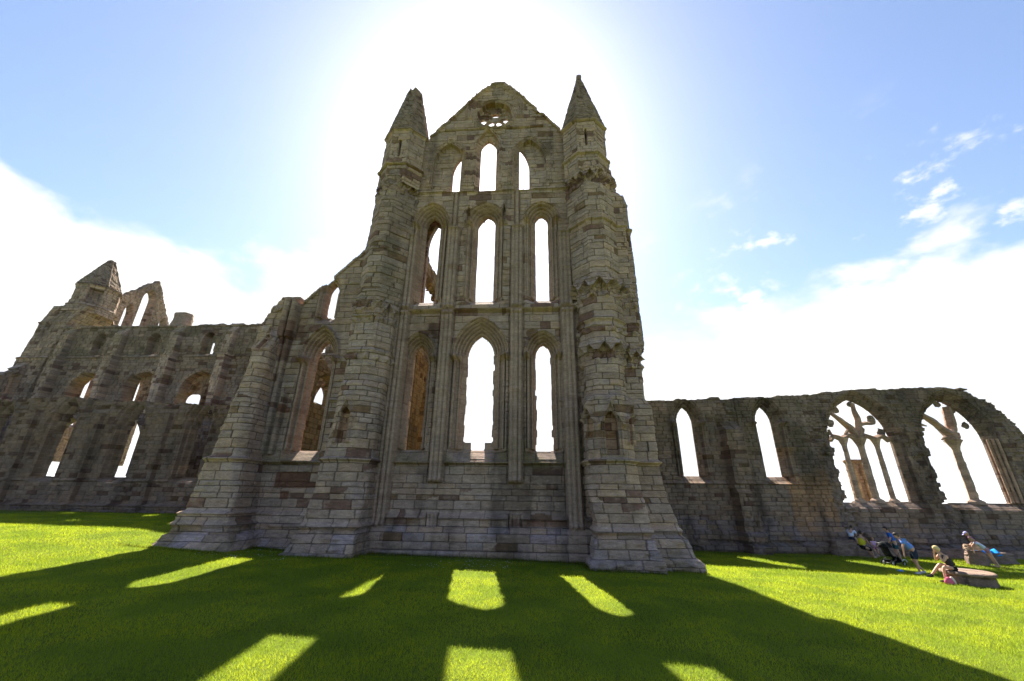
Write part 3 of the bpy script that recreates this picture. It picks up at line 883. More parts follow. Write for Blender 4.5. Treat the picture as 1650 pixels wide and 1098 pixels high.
C = np.where(((S > -13.9) & (S < -12.95) & (Z > 8.6) & (Z < 10.8))[..., None], C * np.array([.62, .52, .5]), C)
topl = np.where(S > -12.87, 11.9 + (S + 12.87) * 1.075, np.where(S > -13.05, 11.9, np.where(S > -14.05, 12.35, 12.0 + (S + 14.3) * 1.9 + .45 * (hsh(ci, ci * 0) - .5))))
topl = np.where((S > -12.87) & (S < -9), topl + .05, topl)
D = np.minimum(D, (topl + .05 * (vn(S * 4, Z * 2, 4) - .5) - Z) * .75)
D = np.minimum(D, S + 15.0 + .12 * (hsh(ci, ci * 0 + 1) - .5))
cop = topl - Z
h = h + .09 * ((cop < .2) & (S > -12.8))
T = .72 + np.clip(D * .8, 0, .9)
emit(trans, names, STONE, plane(19.), S, Z, h, T, D, lab, C, ds)

# ---- outer corner buttress of the aisle (spreading foot, weathered left side tinted as sunlit)
def qb(xl, xr, yf, ch=.05): return [(xl + .0, 19.9), (xl, yf + ch), (xl + ch, yf), (xr - ch, yf), (xr, yf + ch), (xr, 19.2)]
kB = [(-.6, qb(-15.9, -11.8, 16.1)), (.12, qb(-15.5, -12.0, 16.5)), (.35, qb(-15.35, -12.2, 16.75)), (.6, qb(-15.3, -12.4, 16.95)), (.62, qb(-15.12, -12.6, 17.1)), (1.40, qb(-15.08, -12.75, 17.15)), (1.5, qb(-14.95, -12.85, 17.35)), (2.6, qb(-14.92, -12.95, 17.4, .2)),
      (3.55, qb(-14.95, -13.1, 17.45, .3)), (3.75, qb(-14.75, -13.15, 17.5, .3)), (6.2, qb(-14.6, -13.35, 17.65, .3)), (7.7, qb(-14.45, -13.45, 17.85, .3)), (9.0, qb(-14.35, -13.5, 18.0, .2)), (9.15, qb(-14.3, -13.5, 18.15, .1)), (10.4, qb(-14.2, -13.6, 18.8, .1))]
def hB(h, S, Z, X, Y, C):
    h = stage_base(h, Z, S); h = string(h, Z, 1.42, .10, .06)
    sc = sat(X, S, -14.0)
    h, C = niche(h, C, S, Z, sc, .26, 8.8, 10.3, rec=.25, hood_=.2)
    left = X < X.min(axis=1)[:, None] + .08
    r = (fbm(S * 3, Z * 2.4, 55, 3) - .5) * .22 * left
    C = np.where(left[..., None], C * np.array([1.12, 1.1, .86]), C)  # yellow sunlight on the left side put into the stone colour
    return h + r, C
sweep(trans, 'corner_buttress', kB, .05, rowsT, M1, 211, hB, colkw=dict(stain=.35, algae=green(-.5, .9, .5), red=.06))
# ragged stub of wall beside it
kx = [(5.0, box(-15.1, -14.2, 18.8, 20.2)), (9.3, box(-14.95, -14.2, 18.85, 20.2)), (10.9, box(-14.75, -14.25, 18.9, 20.2)), (12.1, box(-14.3, -13.9, 18.95, 20.2))]
sweep(trans, 'wall_stub', kx, .06, rowsT, M1, 213, lambda h, S, Z, X, Y, C: h + (vn(S * 3, Z * 3, 3) - .5) * .2, ragged=.8, cap=False, closed=True)

# rubble slabs at the foot of the piers
def slab(th, name, cx, cy, zt, w, d, t, seed, rot=0., mat=None):
    rnd = random.Random(seed); nx, ny = 9, 7
    V = []; F = []
    for lv in (0, 1):
        for j in range(ny):
            for i in range(nx):
                x = (i / (nx - 1) - .5) * w; y = (j / (ny - 1) - .5) * d
                e = .06 * rnd.uniform(-1, 1)
                x2 = x + e; y2 = y + .06 * rnd.uniform(-1, 1)
                if lv: x2 *= .93; y2 *= .92
                X_ = cx + x2 * math.cos(rot) - y2 * math.sin(rot); Y_ = cy + x2 * math.sin(rot) + y2 * math.cos(rot)
                V.append((X_, Y_, (zt + .02 * rnd.uniform(-1, 1)) if lv else zt - t))
    n = nx * ny; q = []
    for j in range(ny - 1):
        for i in range(nx - 1):
            a = j * nx + i
            q.append((n + a, n + a + 1, n + a + nx + 1, n + a + nx)); q.append((a, a + nx, a + nx + 1, a + 1))
    for i in range(nx - 1):
        q.append((i, i + 1, n + i + 1, n + i)); a = (ny - 1) * nx + i; q.append((a + 1, a, n + a, n + a + 1))
    for j in range(ny - 1):
        a = j * nx; q.append((a + nx, a, n + a, n + a + nx)); a = j * nx + nx - 1; q.append((a, a + nx, n + a + nx, n + a))
    V = np.array(V); cc_ = PAL[rnd.randrange(len(PAL))] * rnd.uniform(.7, 1.05)
    return mesh_np(name, V, np.array(q), mat or STONE, th, np.tile(cc_, (len(V), 1)))

# ---- interior: arcade wall of the transept (running away from the camera) and west wall
def side_wall(th, name, x, ya, yb, ztop, facing, openings, seed, thick=1.2, dsx=.12, colkw=None, hz=None, topf=None, extra=None, thickf=None):
    # facing +1: front towards +X ; s runs along Y
    d = (0, 1) if facing > 0 else (0, -1)
    rws = M2.rows[(M2.rows > -1.2) & (M2.rows < ztop + .3)]
    if facing > 0: S, Z = grid(rws, ya, yb, dsx); pos = plane(0, x, (0, 1))
    else: S, Z = grid(rws, -yb, -ya, dsx); pos = plane(0, x, (0, -1))
    b1, b2, dj, dz, ci = M2.eval(S, Z)
    h = mason_h(S, Z, b1, b2, dj, dz, dsx, seed)
    C = stone_col(S, Z, b1, b2, dj, dz, dsx, seed, **(colkw or {}))
    D = np.full(S.shape, 9.)
    for (sc_, w, z0, zs_, za, Wd) in openings:
        if facing < 0: sc_ = -sc_
        dd = arch_d(S, Z, sc_, w, z0, zs_, za)
        t = np.clip(dd / Wd, 0, 1)
        h = np.where(dd < Wd, -.5 * (1 - np.floor(t * 4) / 4) + .10 * np.abs(np.sin(t * 4 * math.pi)), h)
        D = np.minimum(D, dd)
    if extra is not None: h = extra(h, S, Z)
    tp = (topf(S) if topf else ztop) - Z + .3 * (hsh(ci, np.floor(S * 1.5), ci * 0 + seed) - .5)
    D = np.minimum(D, tp)
    return emit(th, {0: name}, GOLDEN, pos, S, Z, h, (thickf(S, Z) if thickf else np.full(S.shape, thick)), D, None, C, dsx)
side_wall(trans, 'arcade_wall', -7.35, 20.9, 35.5, 17.8, 1, [(26.6, 1.7, -1, 7.0, 9.8, .8), (31.8, 1.6, -1, 7.0, 9.8, .8), (24.7, 1.75, 12.9, 14.9, 15.6, .2)], 301, colkw=dict(warm=.6, red=.05, stain=.7, dark=.48), thickf=lambda S, Z: np.where(Z > 12.4, .32, 1.2), topf=lambda S: 17.5 - .05 * (S - 21), extra=lambda h, S, Z: h + .16 * np.abs(np.sin(S * 7.5)) * (S < 25.0) * (Z < 10.5))  # warm bounced light put into the wall colour
side_wall(trans, 'aisle_side_wall', -14.0, 19.9, 29.3, 10.6, 1, [(24.9, .80, 7.7, 8.5, 9.4, .25), (27.6, .6, 4.2, 7.3, 8.6, .5)], 305, topf=lambda S: 11.0 - .18 * (S - 20) , thick=.4, colkw=dict(warm=-.2, dark=.5, stain=.6, red=.02))
side_wall(trans, 'west_wall', 3.3, 20.9, 29.0, 15.0, -1, [(23.6, .6, 4.2, 8.4, 9.6, .5), (27., .6, 4.2, 8.4, 9.6, .5)], 306, thick=.9, topf=lambda S: 15.5 - .2 * (-S - 21) + 0 * S)

# ================================================================== NAVE AISLE WALL (right)
nave = thing('abbey_nave_wall', 'long low ruined aisle wall right of the tall gable, with two plain lancets and two traceried windows', 'ruined wall', (19, 30, -1.05))
MN = Courses(-2.0, 12, 41, .22, .34, .35, .95, dz=.075)
dsn = .075
rows = MN.rows
S, Z = grid(rows, 3.6, 37.5, dsn)
b1, b2, dj, dz, ci = MN.eval(S, Z)
xj = S + .35 * (vn(S * 0, Z * .9, 3) - .5) + .3 * (hsh(ci, ci * 0 + 9) - .5)
rub = np.zeros(S.shape)
for (xa, za_, xb, zb_, wd) in ((19.3, 9.5, 20.6, -1.1, .62), (25.55, 9.6, 26.6, -1.1, .72)):
    xc_ = xa + (za_ - Z) / (za_ - zb_) * (xb - xa)
    rub = np.maximum(rub, 1 - sst(wd - .05, wd + .08, np.abs(xj - xc_)))
rub = np.maximum(rub, (S > 31.2) * 1.0)
rub = np.maximum(rub, (Z < -.25 - .12 * hsh(ci, ci * 0)) * sst(.3, .5, vn(S * .5, Z, 8)) * .8 + 0)
rub = np.maximum(rub, ((np.abs(S - 13.6) < .75) & (Z > 6.9)) * 1.0)
rub = np.clip(rub, 0, 1)
h = mason_h(S, Z, b1, b2, dj, dz, dsn, 401, 1.0, rub)
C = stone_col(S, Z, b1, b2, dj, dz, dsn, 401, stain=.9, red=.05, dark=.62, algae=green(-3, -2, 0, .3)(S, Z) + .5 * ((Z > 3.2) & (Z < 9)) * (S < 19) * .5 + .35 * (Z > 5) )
wm = ((S > 16.8) & (S < 19.6) & (Z < 5.6) & (Z > -.1)) * sst(.25, .6, vn(S * .7, Z * .7, 12))
C = C * (1 + wm[..., None] * np.array([.30, .08, -.20]))
h = string(h, Z, 3.14, .10, .06, m=(S < 19.3)); h = h + .18 * (1 - sst(.05, .25, Z)) * (rub < .5)
h = string(h, Z, .18, .08, .07)
h = h + .3 * (1 - sst(-.55, -.45, Z))
lab = np.zeros(S.shape, int); D = np.full(S.shape, 9.); names = {0: 'wall'}
def winN(axis, w, z0, zs_, za, Wd, Dt, nm, rolls=3, hood=.08, ragged=.03, seed=0, cap=True):
    global h, D, lab
    hh, ins, d = mould(h, S, Z, axis, w, z0, zs_, za, Wd, Dt, hood=hood, rolls=rolls, seed=seed, cap=cap)
    h = hh
    dd = arch_d(S, Z, axis, w, z0, zs_, za) + (b1 - .5) * ragged * 2 * (Z < zs_ + .3)
    D = np.minimum(D, dd); k = len(names); names[k] = nm
    lab[ins & (d < Wd) & (Z > z0 - .3) & (np.abs(S - axis) < w + Wd)] = k
    return d
winN(10.78, .53, 3.62, 7.4, 8.50, .62, .60, 'lancet_surround', hood=.06, ragged=0)
winN(16.42, .53, 3.62, 7.4, 8.52, .62, .60, 'lancet_surround', hood=.06, ragged=0)
# big traceried openings, edges ragged below the springing
dA = winN(22.72, 2.12, 2.12, 6.1, 9.05, .52, .50, 'window_arch', rolls=4, hood=.08, ragged=.0, cap=False)
dB = winN(28.95, 2.02, 2.08, 5.9, 9.0, .70, .55, 'window_arch', rolls=5, hood=.0, ragged=.0, cap=False)
jn = .22 * (hsh(ci, ci * 0 + 5) - .4) + .12 * (vn(S * 5, Z * 5, 6) - .5)
lf = (((S > 19.6) & (S < 21.2)) | ((S > 26.) & (S < 27.3))) & (Z < 7.0)
D = np.where(lf & (D < 1.2), D + jn - .10, D)
h = np.where(lf & (Z > 2.2) & ((dA < .6) | (dB < .6)), h * .4 - .15 + jn * .6, h)
# ragged cusps hanging in the arch heads
for (xc_, zc_, r_) in ((21.1, 7.4, .30), (21.75, 8.35, .26), (22.9, 8.75, .2), (24.05, 7.6, .30), (24.45, 6.7, .28), (27.2, 7.0, .22), (27.6, 7.9, .25), (29.6, 8.25, .35), (30.3, 7.2, .25), (28.9, 8.75, .25)):
    D = np.maximum(D, .16 * (1 - np.hypot((S - xc_) / r_, (Z - zc_) / r_) + .5 * (vn(S * 6, Z * 6, 7) - .5)))
# pilaster buttress
pil = (np.abs(S - 13.6) < .62 + .03 * (hsh(ci, ci * 0) - .5))
pz = np.where(Z < 2.6, 1.05, np.where(Z < 6.95, .85, 0)) ; pz = np.where(Z < .2, 1.25, pz); pz = np.where(Z > 6.7, np.maximum(0, .85 - (Z - 6.7) * 1.2), pz)
pz = pz + (fbm(S * 3, Z * 2, 9, 3) - .5) * .35 * ((Z < 1.1))
h = np.where(pil, h + pz, h)
topx = np.array([3, 9, 12, 15.6, 19.1, 21.4, 24, 26.5, 29, 30.6, 31.5, 32.1, 32.9, 33.6, 35, 37.5]); topz = np.array([8.95, 8.95, 9.08, 9.12, 9.3, 9.55, 9.75, 9.76, 9.85, 9.6, 9.0, 8.45, 7.1, 6.0, 4.8, 4.2])
tp = np.interp(S, topx, topz)
blk = hsh(np.floor(S / .8 + .3), ci * 0 + 2)
tp = tp + .14 * (blk - .6) + .06 * (vn(S * 5, S * 0, 2) - .5) + np.where(S > 30, .55 * (hsh(ci, ci * 0 + 12) - .5), 0)
D = np.minimum(D, (tp - Z))
T = .72 + np.clip(D * .7, 0, .35)
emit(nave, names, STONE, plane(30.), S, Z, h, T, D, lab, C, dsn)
# traceries
yM = 30.62
def mull(x, zc, r): return [(x, yM, 2.0, r * 2.0), (x, yM, 2.18, r * 1.8), (x, yM, 2.32, r * 1.0), (x, yM, zc - .55, r * .9), (x, yM, zc - .35, r * 1.1), (x, yM, zc - .1, r * 1.6), (x, yM, zc + .12, r * 2.1)]
for x, zc, r in ((21.62, 6.15, .145), (22.72, 6.15, .195), (23.82, 6.15, .145)):
    bars(nave, 'mullion', [mull(x, zc, r)], col=(.30, .255, .19), seed=int(x * 10), rough=.03)
bars(nave, 'tracery', [
    [(20.75, yM, 6.1, .14), (21.05, yM, 6.45, .14), (21.62, yM, 6.25, .16), (22.1, yM, 6.5, .13), (22.72, yM, 6.3, .2), (23.2, yM, 6.5, .13), (23.82, yM, 6.25, .17), (24.4, yM, 6.45, .14), (24.75, yM, 6.1, .14)],
    [(22.72, yM, 6.3, .24), (22.35, yM, 7.0, .20), (21.85, yM, 7.55, .15), (21.3, yM, 8.1, .10)],
    [(22.72, yM, 6.3, .24), (22.95, yM, 7.0, .18), (23.05, yM, 7.6, .16), (22.95, yM, 8.3, .12), (23.0, yM, 8.8, .10)],
    [(23.0, yM, 7.2, .12), (23.5, yM, 7.35, .14), (23.95, yM, 7.3, .10)], [(23.05, yM, 6.55, .10), (23.2, yM, 6.9, .12), (23.0, yM, 7.1, .1)],
    [(21.9, yM, 6.55, .08), (22.15, yM, 6.85, .11), (22.3, yM, 7.1, .08)], [(20.9, yM, 6.5, .1), (20.85, yM, 6.9, .07)]],
    col=(.27, .22, .16), seed=7, rough=.04, slim=.98, asp=1.3)
bars(nave, 'mullion', [mull(28.95, 6.05, .22)], col=(.30, .255, .19), seed=31, rough=.04)
bars(nave, 'tracery', [
    [(28.95, yM, 6.1, .34), (28.95, yM, 6.5, .26), (28.5, yM, 7.0, .18), (28.0, yM, 7.55, .17), (27.45, yM, 8.0, .12)],
    [(28.95, yM, 6.4, .26), (29.2, yM, 6.9, .20), (29.25, yM, 7.4, .24), (29.3, yM, 7.9, .22), (29.35, yM, 8.5, .2)],
    [(28.3, yM, 6.2, .05), (28.55, yM, 6.35, .12), (28.95, yM, 6.2, .2), (29.45, yM, 6.4, .10), (29.5, yM, 6.7, .06)], [(29.3, yM, 7.1, .1), (29.6, yM, 7.3, .07)], [(26.9, yM, 7.2, .12), (27.3, yM, 7.25, .08), (27.6, yM, 7.15, .04)]],
    col=(.26, .21, .155), seed=9, rough=.05, slim=1.0, asp=1.3)
# engaged shafts on the far jamb of the second window
bars(nave, 'jamb_shaft', [[(30.95 + q * .16, 30.30 - q * .14, 2.1, .10), (30.95 + q * .16, 30.30 - q * .14, 2.3, .065), (30.95 + q * .16, 30.30 - q * .14, 6.2, .065)] for q in range(3)], seed=3, col=(.30, .24, .17))
# stony footing the visitors sit on
def lump(th, name, cx, cy, w, d, hgt, seed, mat=None, colr=(.26, .23, .18), base=None):
    n, k = 26, 12
    V = []; F = []
    zb = G(cx, cy) - .15 if base is None else base
    us = np.linspace(0, 2 * math.pi, n, endpoint=False)
    for j in range(k + 1):
        f = j / k
        for i, u in enumerate(us):
            sq = max(abs(math.cos(u)), abs(math.sin(u))); e = (1 / sq) * .5 + .5
            pr = (1 - .18 * f) if j < k else 0.0
            if j == k - 1: pr = .76
            nx_ = float(vn(np.array([i * .7]), np.array([j * .9]), seed)[0]) - .5
            rr_ = pr * e * (1 + .18 * nx_)
            zz = zb + (hgt + .15) * min(1, f * 1.18) + (.06 * nx_ if 0 < j else 0)
            V.append((cx + math.cos(u) * rr_ * w / 2, cy + math.sin(u) * rr_ * d / 2, zz))
    for j in range(k):
        for i in range(n):
            a = j * n + i; b_ = j * n + (i + 1) % n
            F.append((a, b_, b_ + n, a + n))
    V = np.array(V); cl = np.array(colr) * (.7 + .5 * vn(V[:, 0] * 4, V[:, 2] * 4 + V[:, 1] * 4, seed))[:, None]
    return mesh_np(name, V, np.array(F), mat or STONE, th, cl)
for i_, (x, y, w, d, hh_) in enumerate(((18.9, 29.2, 1.5, 1.1, .85), (19.9, 29.0, 1.5, 1.2, .50), (21.3, 29.3, 1.8, .9, .42), (23.2, 29.3, 2.0, .9, .35), (25.2, 29.1, 2.0, 1.1, .5), (27.2, 29.3, 2.2, .9, .4), (29.6, 29.3, 2.4, .9, .4))):
    lump(nave, 'footing_stone', x, y, w, d, hh_, 60 + i_, colr=(.20, .175, .14))

# stump of wall standing beyond the tracery
pil_t = thing('standing_stone_pier', 'buff squared stone pier standing alone beyond the first traceried window', 'stone pier', (27.4, 38.3, G(27.4, 38.3)))
kp = [(-1.4, box(26.9, 28.0, 37.9, 38.8)), (1.2, box(26.95, 27.95, 37.95, 38.75)), (5.15, box(26.95, 27.95, 37.95, 38.75)), (5.3, box(26.85, 28.05, 37.85, 38.85)), (5.45, box(26.9, 28.0, 37.9, 38.8))]
sweep(pil_t, 'shaft', kp, .08, M2.rows, M2, 501, closed=True, colkw=dict(warm=.5, stain=.3, dark=.8))
for x in (27.15, 27.75): bars(pil_t, 'engaged_column', [[(x, 37.9, -1.2, .09), (x, 37.9, 5.1, .09)]], col=(.36, .28, .18), seed=5)

# ================================================================== CHOIR (left)
choir = thing('abbey_choir', 'long ruined choir left of the gable, buttressed clerestory above dark aisle wall', 'ruined abbey', (-36, 33, .7))
MC = Courses(-1.2, 31, 51, .24, .36, .35, .85, dz=.09)
dsc = .09
rows = MC.rows[(MC.rows > -.6) & (MC.rows < 9.9)]
S, Z = grid(rows, -64, -13.6, dsc)
b1, b2, dj, dz, ci = MC.eval(S, Z)
rub = sst(0, .15, Z - 8.15 - .5 * vn(S * .4, S * 0, 3) + .35 * sst(-38, -42, S))
rub = np.maximum(rub, (Z < .95) * .7)
h = mason_h(S, Z, b1, b2, dj, dz, dsc, 601, 1.1, rub)
DK = .50  # choir stone darkened overall, part of its shade put into the colour
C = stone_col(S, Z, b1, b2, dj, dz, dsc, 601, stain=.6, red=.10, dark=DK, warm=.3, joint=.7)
h = h + .35 * (1 - sst(1.15, 1.3, Z)); h = string(h, Z, 1.2, .12, .08); h = string(h, Z, 2.9, .10, .07); h = string(h, Z, 8.0, .08, .06, m=(S > -40))
lab = np.zeros(S.shape, int); D = np.full(S.shape, 9.); names = {0: 'aisle_wall'}
for x in (-43.9, -38.15, -32.35, -26.6, -20.9):
    winN(x, .52, 3.2, 7.1, 8.55, .72, .72, 'lancet_surround', hood=.12, rolls=2, cap=False)
for x in (-46.8, -41.05, -35.25, -29.5, -23.7):
    bx = np.abs(S - x) < .55
    h = np.where(bx & (Z < 8.0), h + .28, h)
tp = 9.25 + .35 * (vn(S * .35, S * 0, 4) - .5) + .25 * (hsh(np.floor(S / .5), ci * 0) - .5) - .6 * sst(-30, -26, S) * 0
tp = np.interp(S, [-64, -44, -40, -34, -28, -24, -13], [8.9, 9.1, 9.4, 9.05, 8.75, 8.7, 8.6]) + .22 * (hsh(np.floor(S / .45), ci * 0) - .5) + .1 * (vn(S * 6, S * 0, 3) - .5)
D = np.minimum(D, tp - Z)
T = .72 + np.clip(D * .8, 0, .7)
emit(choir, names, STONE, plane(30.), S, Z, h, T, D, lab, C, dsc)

# clerestory
rows = MC.rows[(MC.rows > -.6) & (MC.rows < 19.0)]
S, Z = grid(rows, -51.5, -9.0, .10)
dsq = .10
b1, b2, dj, dz, ci = MC.eval(S, Z)
h = mason_h(S, Z, b1, b2, dj, dz, dsq, 611, 1.1)
C = stone_col(S, Z, b1, b2, dj, dz, dsq, 611, stain=.45, red=.09, dark=.66, algae=.7 * ((Z > 15) & (Z < 18.4)))  # clerestory darkened too, shade put into the stone colour
h = string(h, Z, 14.85, .14, .09); h = string(h, Z, 18.2, .12, .09)
lab = np.zeros(S.shape, int); D = np.full(S.shape, 9.); names = {0: 'clerestory_wall'}
for i_, x in enumerate((-45.0, -39.0, -33.1, -27.2, -21.3)):
    # round-headed opening to the roof space with paired lights inside
    k = len(names); names[k] = 'triforium_arch'
    d = arch_d(S, Z, x, 1.75, 9.6, 11.4, 13.25); lab[(d < .45) & (Z > 9.6)] = k
    h = np.where(d < 0, h * .6 - .75, h)
    for q in (.05, .2, .34): h = h + .11 * np.exp(-((d - q) / .06) ** 2) * (Z > 11)
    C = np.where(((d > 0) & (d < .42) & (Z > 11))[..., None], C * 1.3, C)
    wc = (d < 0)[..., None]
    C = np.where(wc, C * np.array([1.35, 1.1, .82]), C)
    for sx in (-.72, .78):
        e = arch_d(S, Z, x + sx, .52, 9.7, 11.3, 12.35)
        h = np.where(e < 0, -1.02, h); h = h + .09 * np.exp(-((e - .08) / .06) ** 2) * (d < 0) + .07 * np.exp(-((e - .24) / .06) ** 2) * (d < 0)
    if i_ == 0: e = np.maximum(arch_d(S, Z, x - .85, .62, 9.4, 11.8, 13.4), (Z - 12.9) - (S - x + .9) * 1.3)
    elif i_ == 1: e = arch_d(S, Z, x - 1.30, .30, 9.7, 12.0, 12.9)
    elif i_ == 2: e = arch_d(S, Z, x - 1.0, .80, 9.2, 10.6, 11.2)
    else: e = arch_d(S, Z, x, .5, 9.2, 10.3, 11.9)
    D = np.minimum(D, e); h = np.where(e < .14, -1.02, h)
    # clerestory light
    k = len(names); names[k] = 'clerestory_window'
    xc_ = x - .3
    d = arch_d(S, Z, xc_, .62, 15.25, 16.7, 17.5); lab[(d < .35) & (Z > 15.2)] = k
    h = np.where((d < 0) & (Z > 15.2), -.65, h)
    for q in (.05, .2): h = h + .12 * np.exp(-((d - q) / .06) ** 2) * (Z > 16.2)
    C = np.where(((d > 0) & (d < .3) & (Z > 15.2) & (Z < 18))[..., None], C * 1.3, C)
    h = np.where((Z > 15.0) & (Z < 15.4) & (np.abs(S - xc_) < .7), np.minimum(h, -.5 * (Z - 15.0) / .4), h)
    sl_ = np.maximum(np.abs(S - xc_ - .05) - .19, np.abs(Z - 15.95) - .6)
    D = np.minimum(D, sl_)
    # arcade below
    if i_ != 2: D = np.minimum(D, arch_d(S, Z, x - .2, 1.85, -3, 6.2, 8.9))
    else: h = h + .18 * np.abs(np.sin(S * 6.5)) * ((np.abs(S - x - .8) < 1.6) & (Z < 8.0))
for i_, x in enumerate((-48.9, -42.95, -36.85, -31.0, -25.1)):
    bx = (np.abs(S - x) < .46)
    k = len(names); names[k] = 'flat_buttress'; lab[bx & (Z > 8.9) & (Z < 18.1)] = k
    pz = np.where(Z < 14.9, .75, np.clip(.55 - (Z - 17.3) * .7, 0, .55)) * (Z > 8.9)
    h = np.where(bx, h * .7 + pz, h)
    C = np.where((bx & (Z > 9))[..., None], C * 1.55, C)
tp = 18.35 + .25 * (hsh(np.floor(S / .7), ci * 0) - .5) + .1 * (vn(S * 4, S * 0, 2) - .5)
D = np.minimum(D, tp - Z)
T = 1.10 + np.clip(D * .5, 0, .2)
for x in (-45.0, -39.0, -33.1, -27.2, -21.3): T = np.where((np.abs(S - x + .3) < .9) & (Z > 14.9) & (Z < 17.8), .72, T)
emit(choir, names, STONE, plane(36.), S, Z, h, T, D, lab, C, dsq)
# small rounded stub on the wall head
lump(choir, 'wall_head_stub', -38.2, 37.2, 1.9, 1.4, 2.0, 77, base=18.0, colr=(.22, .19, .15))
# east end: pier, turret, spire
kE = [(-.5, box(-54.1, -50.6, 35.6, 39.8)), (8.9, box(-54.0, -50.6, 35.7, 39.7)), (14.9, box(-53.6, -50.4, 35.8, 39.6)), (15.05, box(-53.45, -50.4, 35.9, 39.5)), (18.9, box(-53.3, -50.0, 36.0, 39.5)), (20.9, box(-52.6, -48.6, 36.1, 39.4))]
def hE(h, S, Z, X, Y, C):
    h = string(h, Z, 14.85, .14, .09); h = string(h, Z, 18.9, .12, .09)
    return h + (fbm(S * 1.5, Z * 1.5, 4, 3) - .5) * .12, C
sweep(choir, 'end_pier', kE, .10, MC.rows, MC, 621, hE, closed=True, colkw=dict(stain=.6, red=.1, dark=.8))
kE2 = [(20.3, octa(-50.5, 38.0, 2.25)), (20.9, octa(-50.5, 38.0, 2.15)), (21.3, octa(-50.5, 38.0, 2.0)), (23.75, octa(-50.5, 38.0, 1.95))]
def hE2(h, S, Z, X, Y, C):
    ang = np.arctan2(Y - 38.0, X + 50.5)
    h = string(h, Z, 21.2, .12, .09); h = string(h, Z, 23.65, .14, .09)
    o_ = ((np.abs(ang + math.radians(45)) * 2 < .62) & (Z > 21.5) & (Z < 23.3))
    h = np.where(o_, h - .7, h)
    s_ = ((np.abs(ang + math.radians(112)) * 2 < .16) & (Z > 21.8) & (Z < 23.2)); h = np.where(s_, h - .4, h)
    return h, C
sweep(choir, 'turret_drum', kE2, .09, MC.rows, MC, 623, hE2, closed=True, edge_roll=.05, colkw=dict(stain=.4, dark=.8))
sweep(choir, 'spire', [(23.76, octa(-50.5, 38.0, 2.1)), (23.9, octa(-50.5, 38.0, 2.02)), (27.6, octa(-50.5, 38.0, .34)), (27.8, octa(-50.5, 38.0, .1))], .09, M3.rows, M3, 625, lambda h, S, Z, X, Y, C: h + (fbm(S * 3, Z * 3, 4, 2) - .5) * .1, closed=True, edge_roll=.05, mat=SLATE, colkw=dict(dark=.85))
# east gable seen edge-on, with two lights; half gable of the aisle
def eastwall(name, ya, yb, za0, topf, opens, seed, zmax, rubb=0.0):
    rws = MC.rows[(MC.rows > za0) & (MC.rows < zmax)]
    S, Z = grid(rws, ya, yb, .10)
    b1, b2, dj, dz, ci = MC.eval(S, Z)
    h = mason_h(S, Z, b1, b2, dj, dz, .1, seed, 1.0, np.full(S.shape, rubb))
    C = stone_col(S, Z, b1, b2, dj, dz, .1, seed, stain=.5, red=.08, dark=.82)
    D = np.full(S.shape, 9.)
    for (a_, w, z0, zs_, za, Wd) in opens:
        dd = arch_d(S, Z, a_, w, z0, zs_, za); D = np.minimum(D, dd)
        h = np.where(dd < Wd, np.minimum(h, -.5 + .5 * np.clip(dd / Wd, 0, 1)), h)
        h = h + .08 * np.exp(-((dd - Wd) / .07) ** 2)
    t_ = topf(S) + .3 * (hsh(ci, ci * 0 + seed) - .5) - Z
    D = np.minimum(D, t_ * .7)
    return emit(choir, {0: name}, STONE, plane(0, -52.0, (0, 1)), S, Z, h, np.full(S.shape, .8), D, None, C, .1)
eastwall('east_gable', 39.6, 49.2, 5., lambda y: np.where(y < 45.5, 23.0 + (y - 39.9) * 1.125, 29.4 - (y - 45.5) * 1.6), [(45.0, .60, 18, 26.0, 27.3, .35), (43.1, .34, 18, 23.2, 24.3, .3), (47.9, .35, 18, 23.2, 24.4, .3), (41.7, .85, 9, 14.8, 16.6, .3), (44.7, .85, 9, 14.8, 16.6, .3), (47.6, .85, 9, 14.8, 16.6, .3)], 631, 30.2, .55)
eastwall('aisle_half_gable', 29.8, 36.1, -.6, lambda y: 14.75 + (y - 36.4) * .98, [(35.3, .22, 10.4, 12.4, 12.95, .2), (33.0, .5, 3.0, 6.5, 7.8, .4)], 633, 15.4)

# ================================================================== GROUND, GRASS, SEA
def quadgrid(name, xs, ys, zf, mat, kind, smooth=True):
    X_, Y_ = np.meshgrid(xs, ys); Z_ = zf(X_, Y_)
    nz, nx_ = X_.shape; idx = np.arange(nz * nx_).reshape(nz, nx_)
    q = np.stack([idx[:-1, :-1], idx[:-1, 1:], idx[1:, 1:], idx[1:, :-1]], -1).reshape(-1, 4)
    o = mesh_np(name, np.stack([X_, Y_, Z_], -1).reshape(-1, 3), q, mat, None, smooth=smooth)
    o['kind'] = kind
    return o
gm, t = newmat('lawn_soil')
n = t.nodes.new; l = t.links.new
o_ = n('ShaderNodeOutputMaterial'); p = n('ShaderNodeBsdfPrincipled'); p.inputs['Roughness'].default_value = 1; p.inputs['Specular IOR Level'].default_value = .05
tcx = n('ShaderNodeTexCoord'); a = n('ShaderNodeTexNoise'); a.inputs['Scale'].default_value = .7; a.inputs['Detail'].default_value = 9; a.inputs['Roughness'].default_value = .65
a2 = n('ShaderNodeTexNoise'); a2.inputs['Scale'].default_value = 22; a2.inputs['Detail'].default_value = 5; a2.inputs['Roughness'].default_value = .7
l(tcx.outputs['Object'], a.inputs['Vector']); l(tcx.outputs['Object'], a2.inputs['Vector'])
ma = n('ShaderNodeMath'); ma.operation = 'MULTIPLY_ADD'; ma.inputs[1].default_value = .5; l(a.outputs['Fac'], ma.inputs[0])
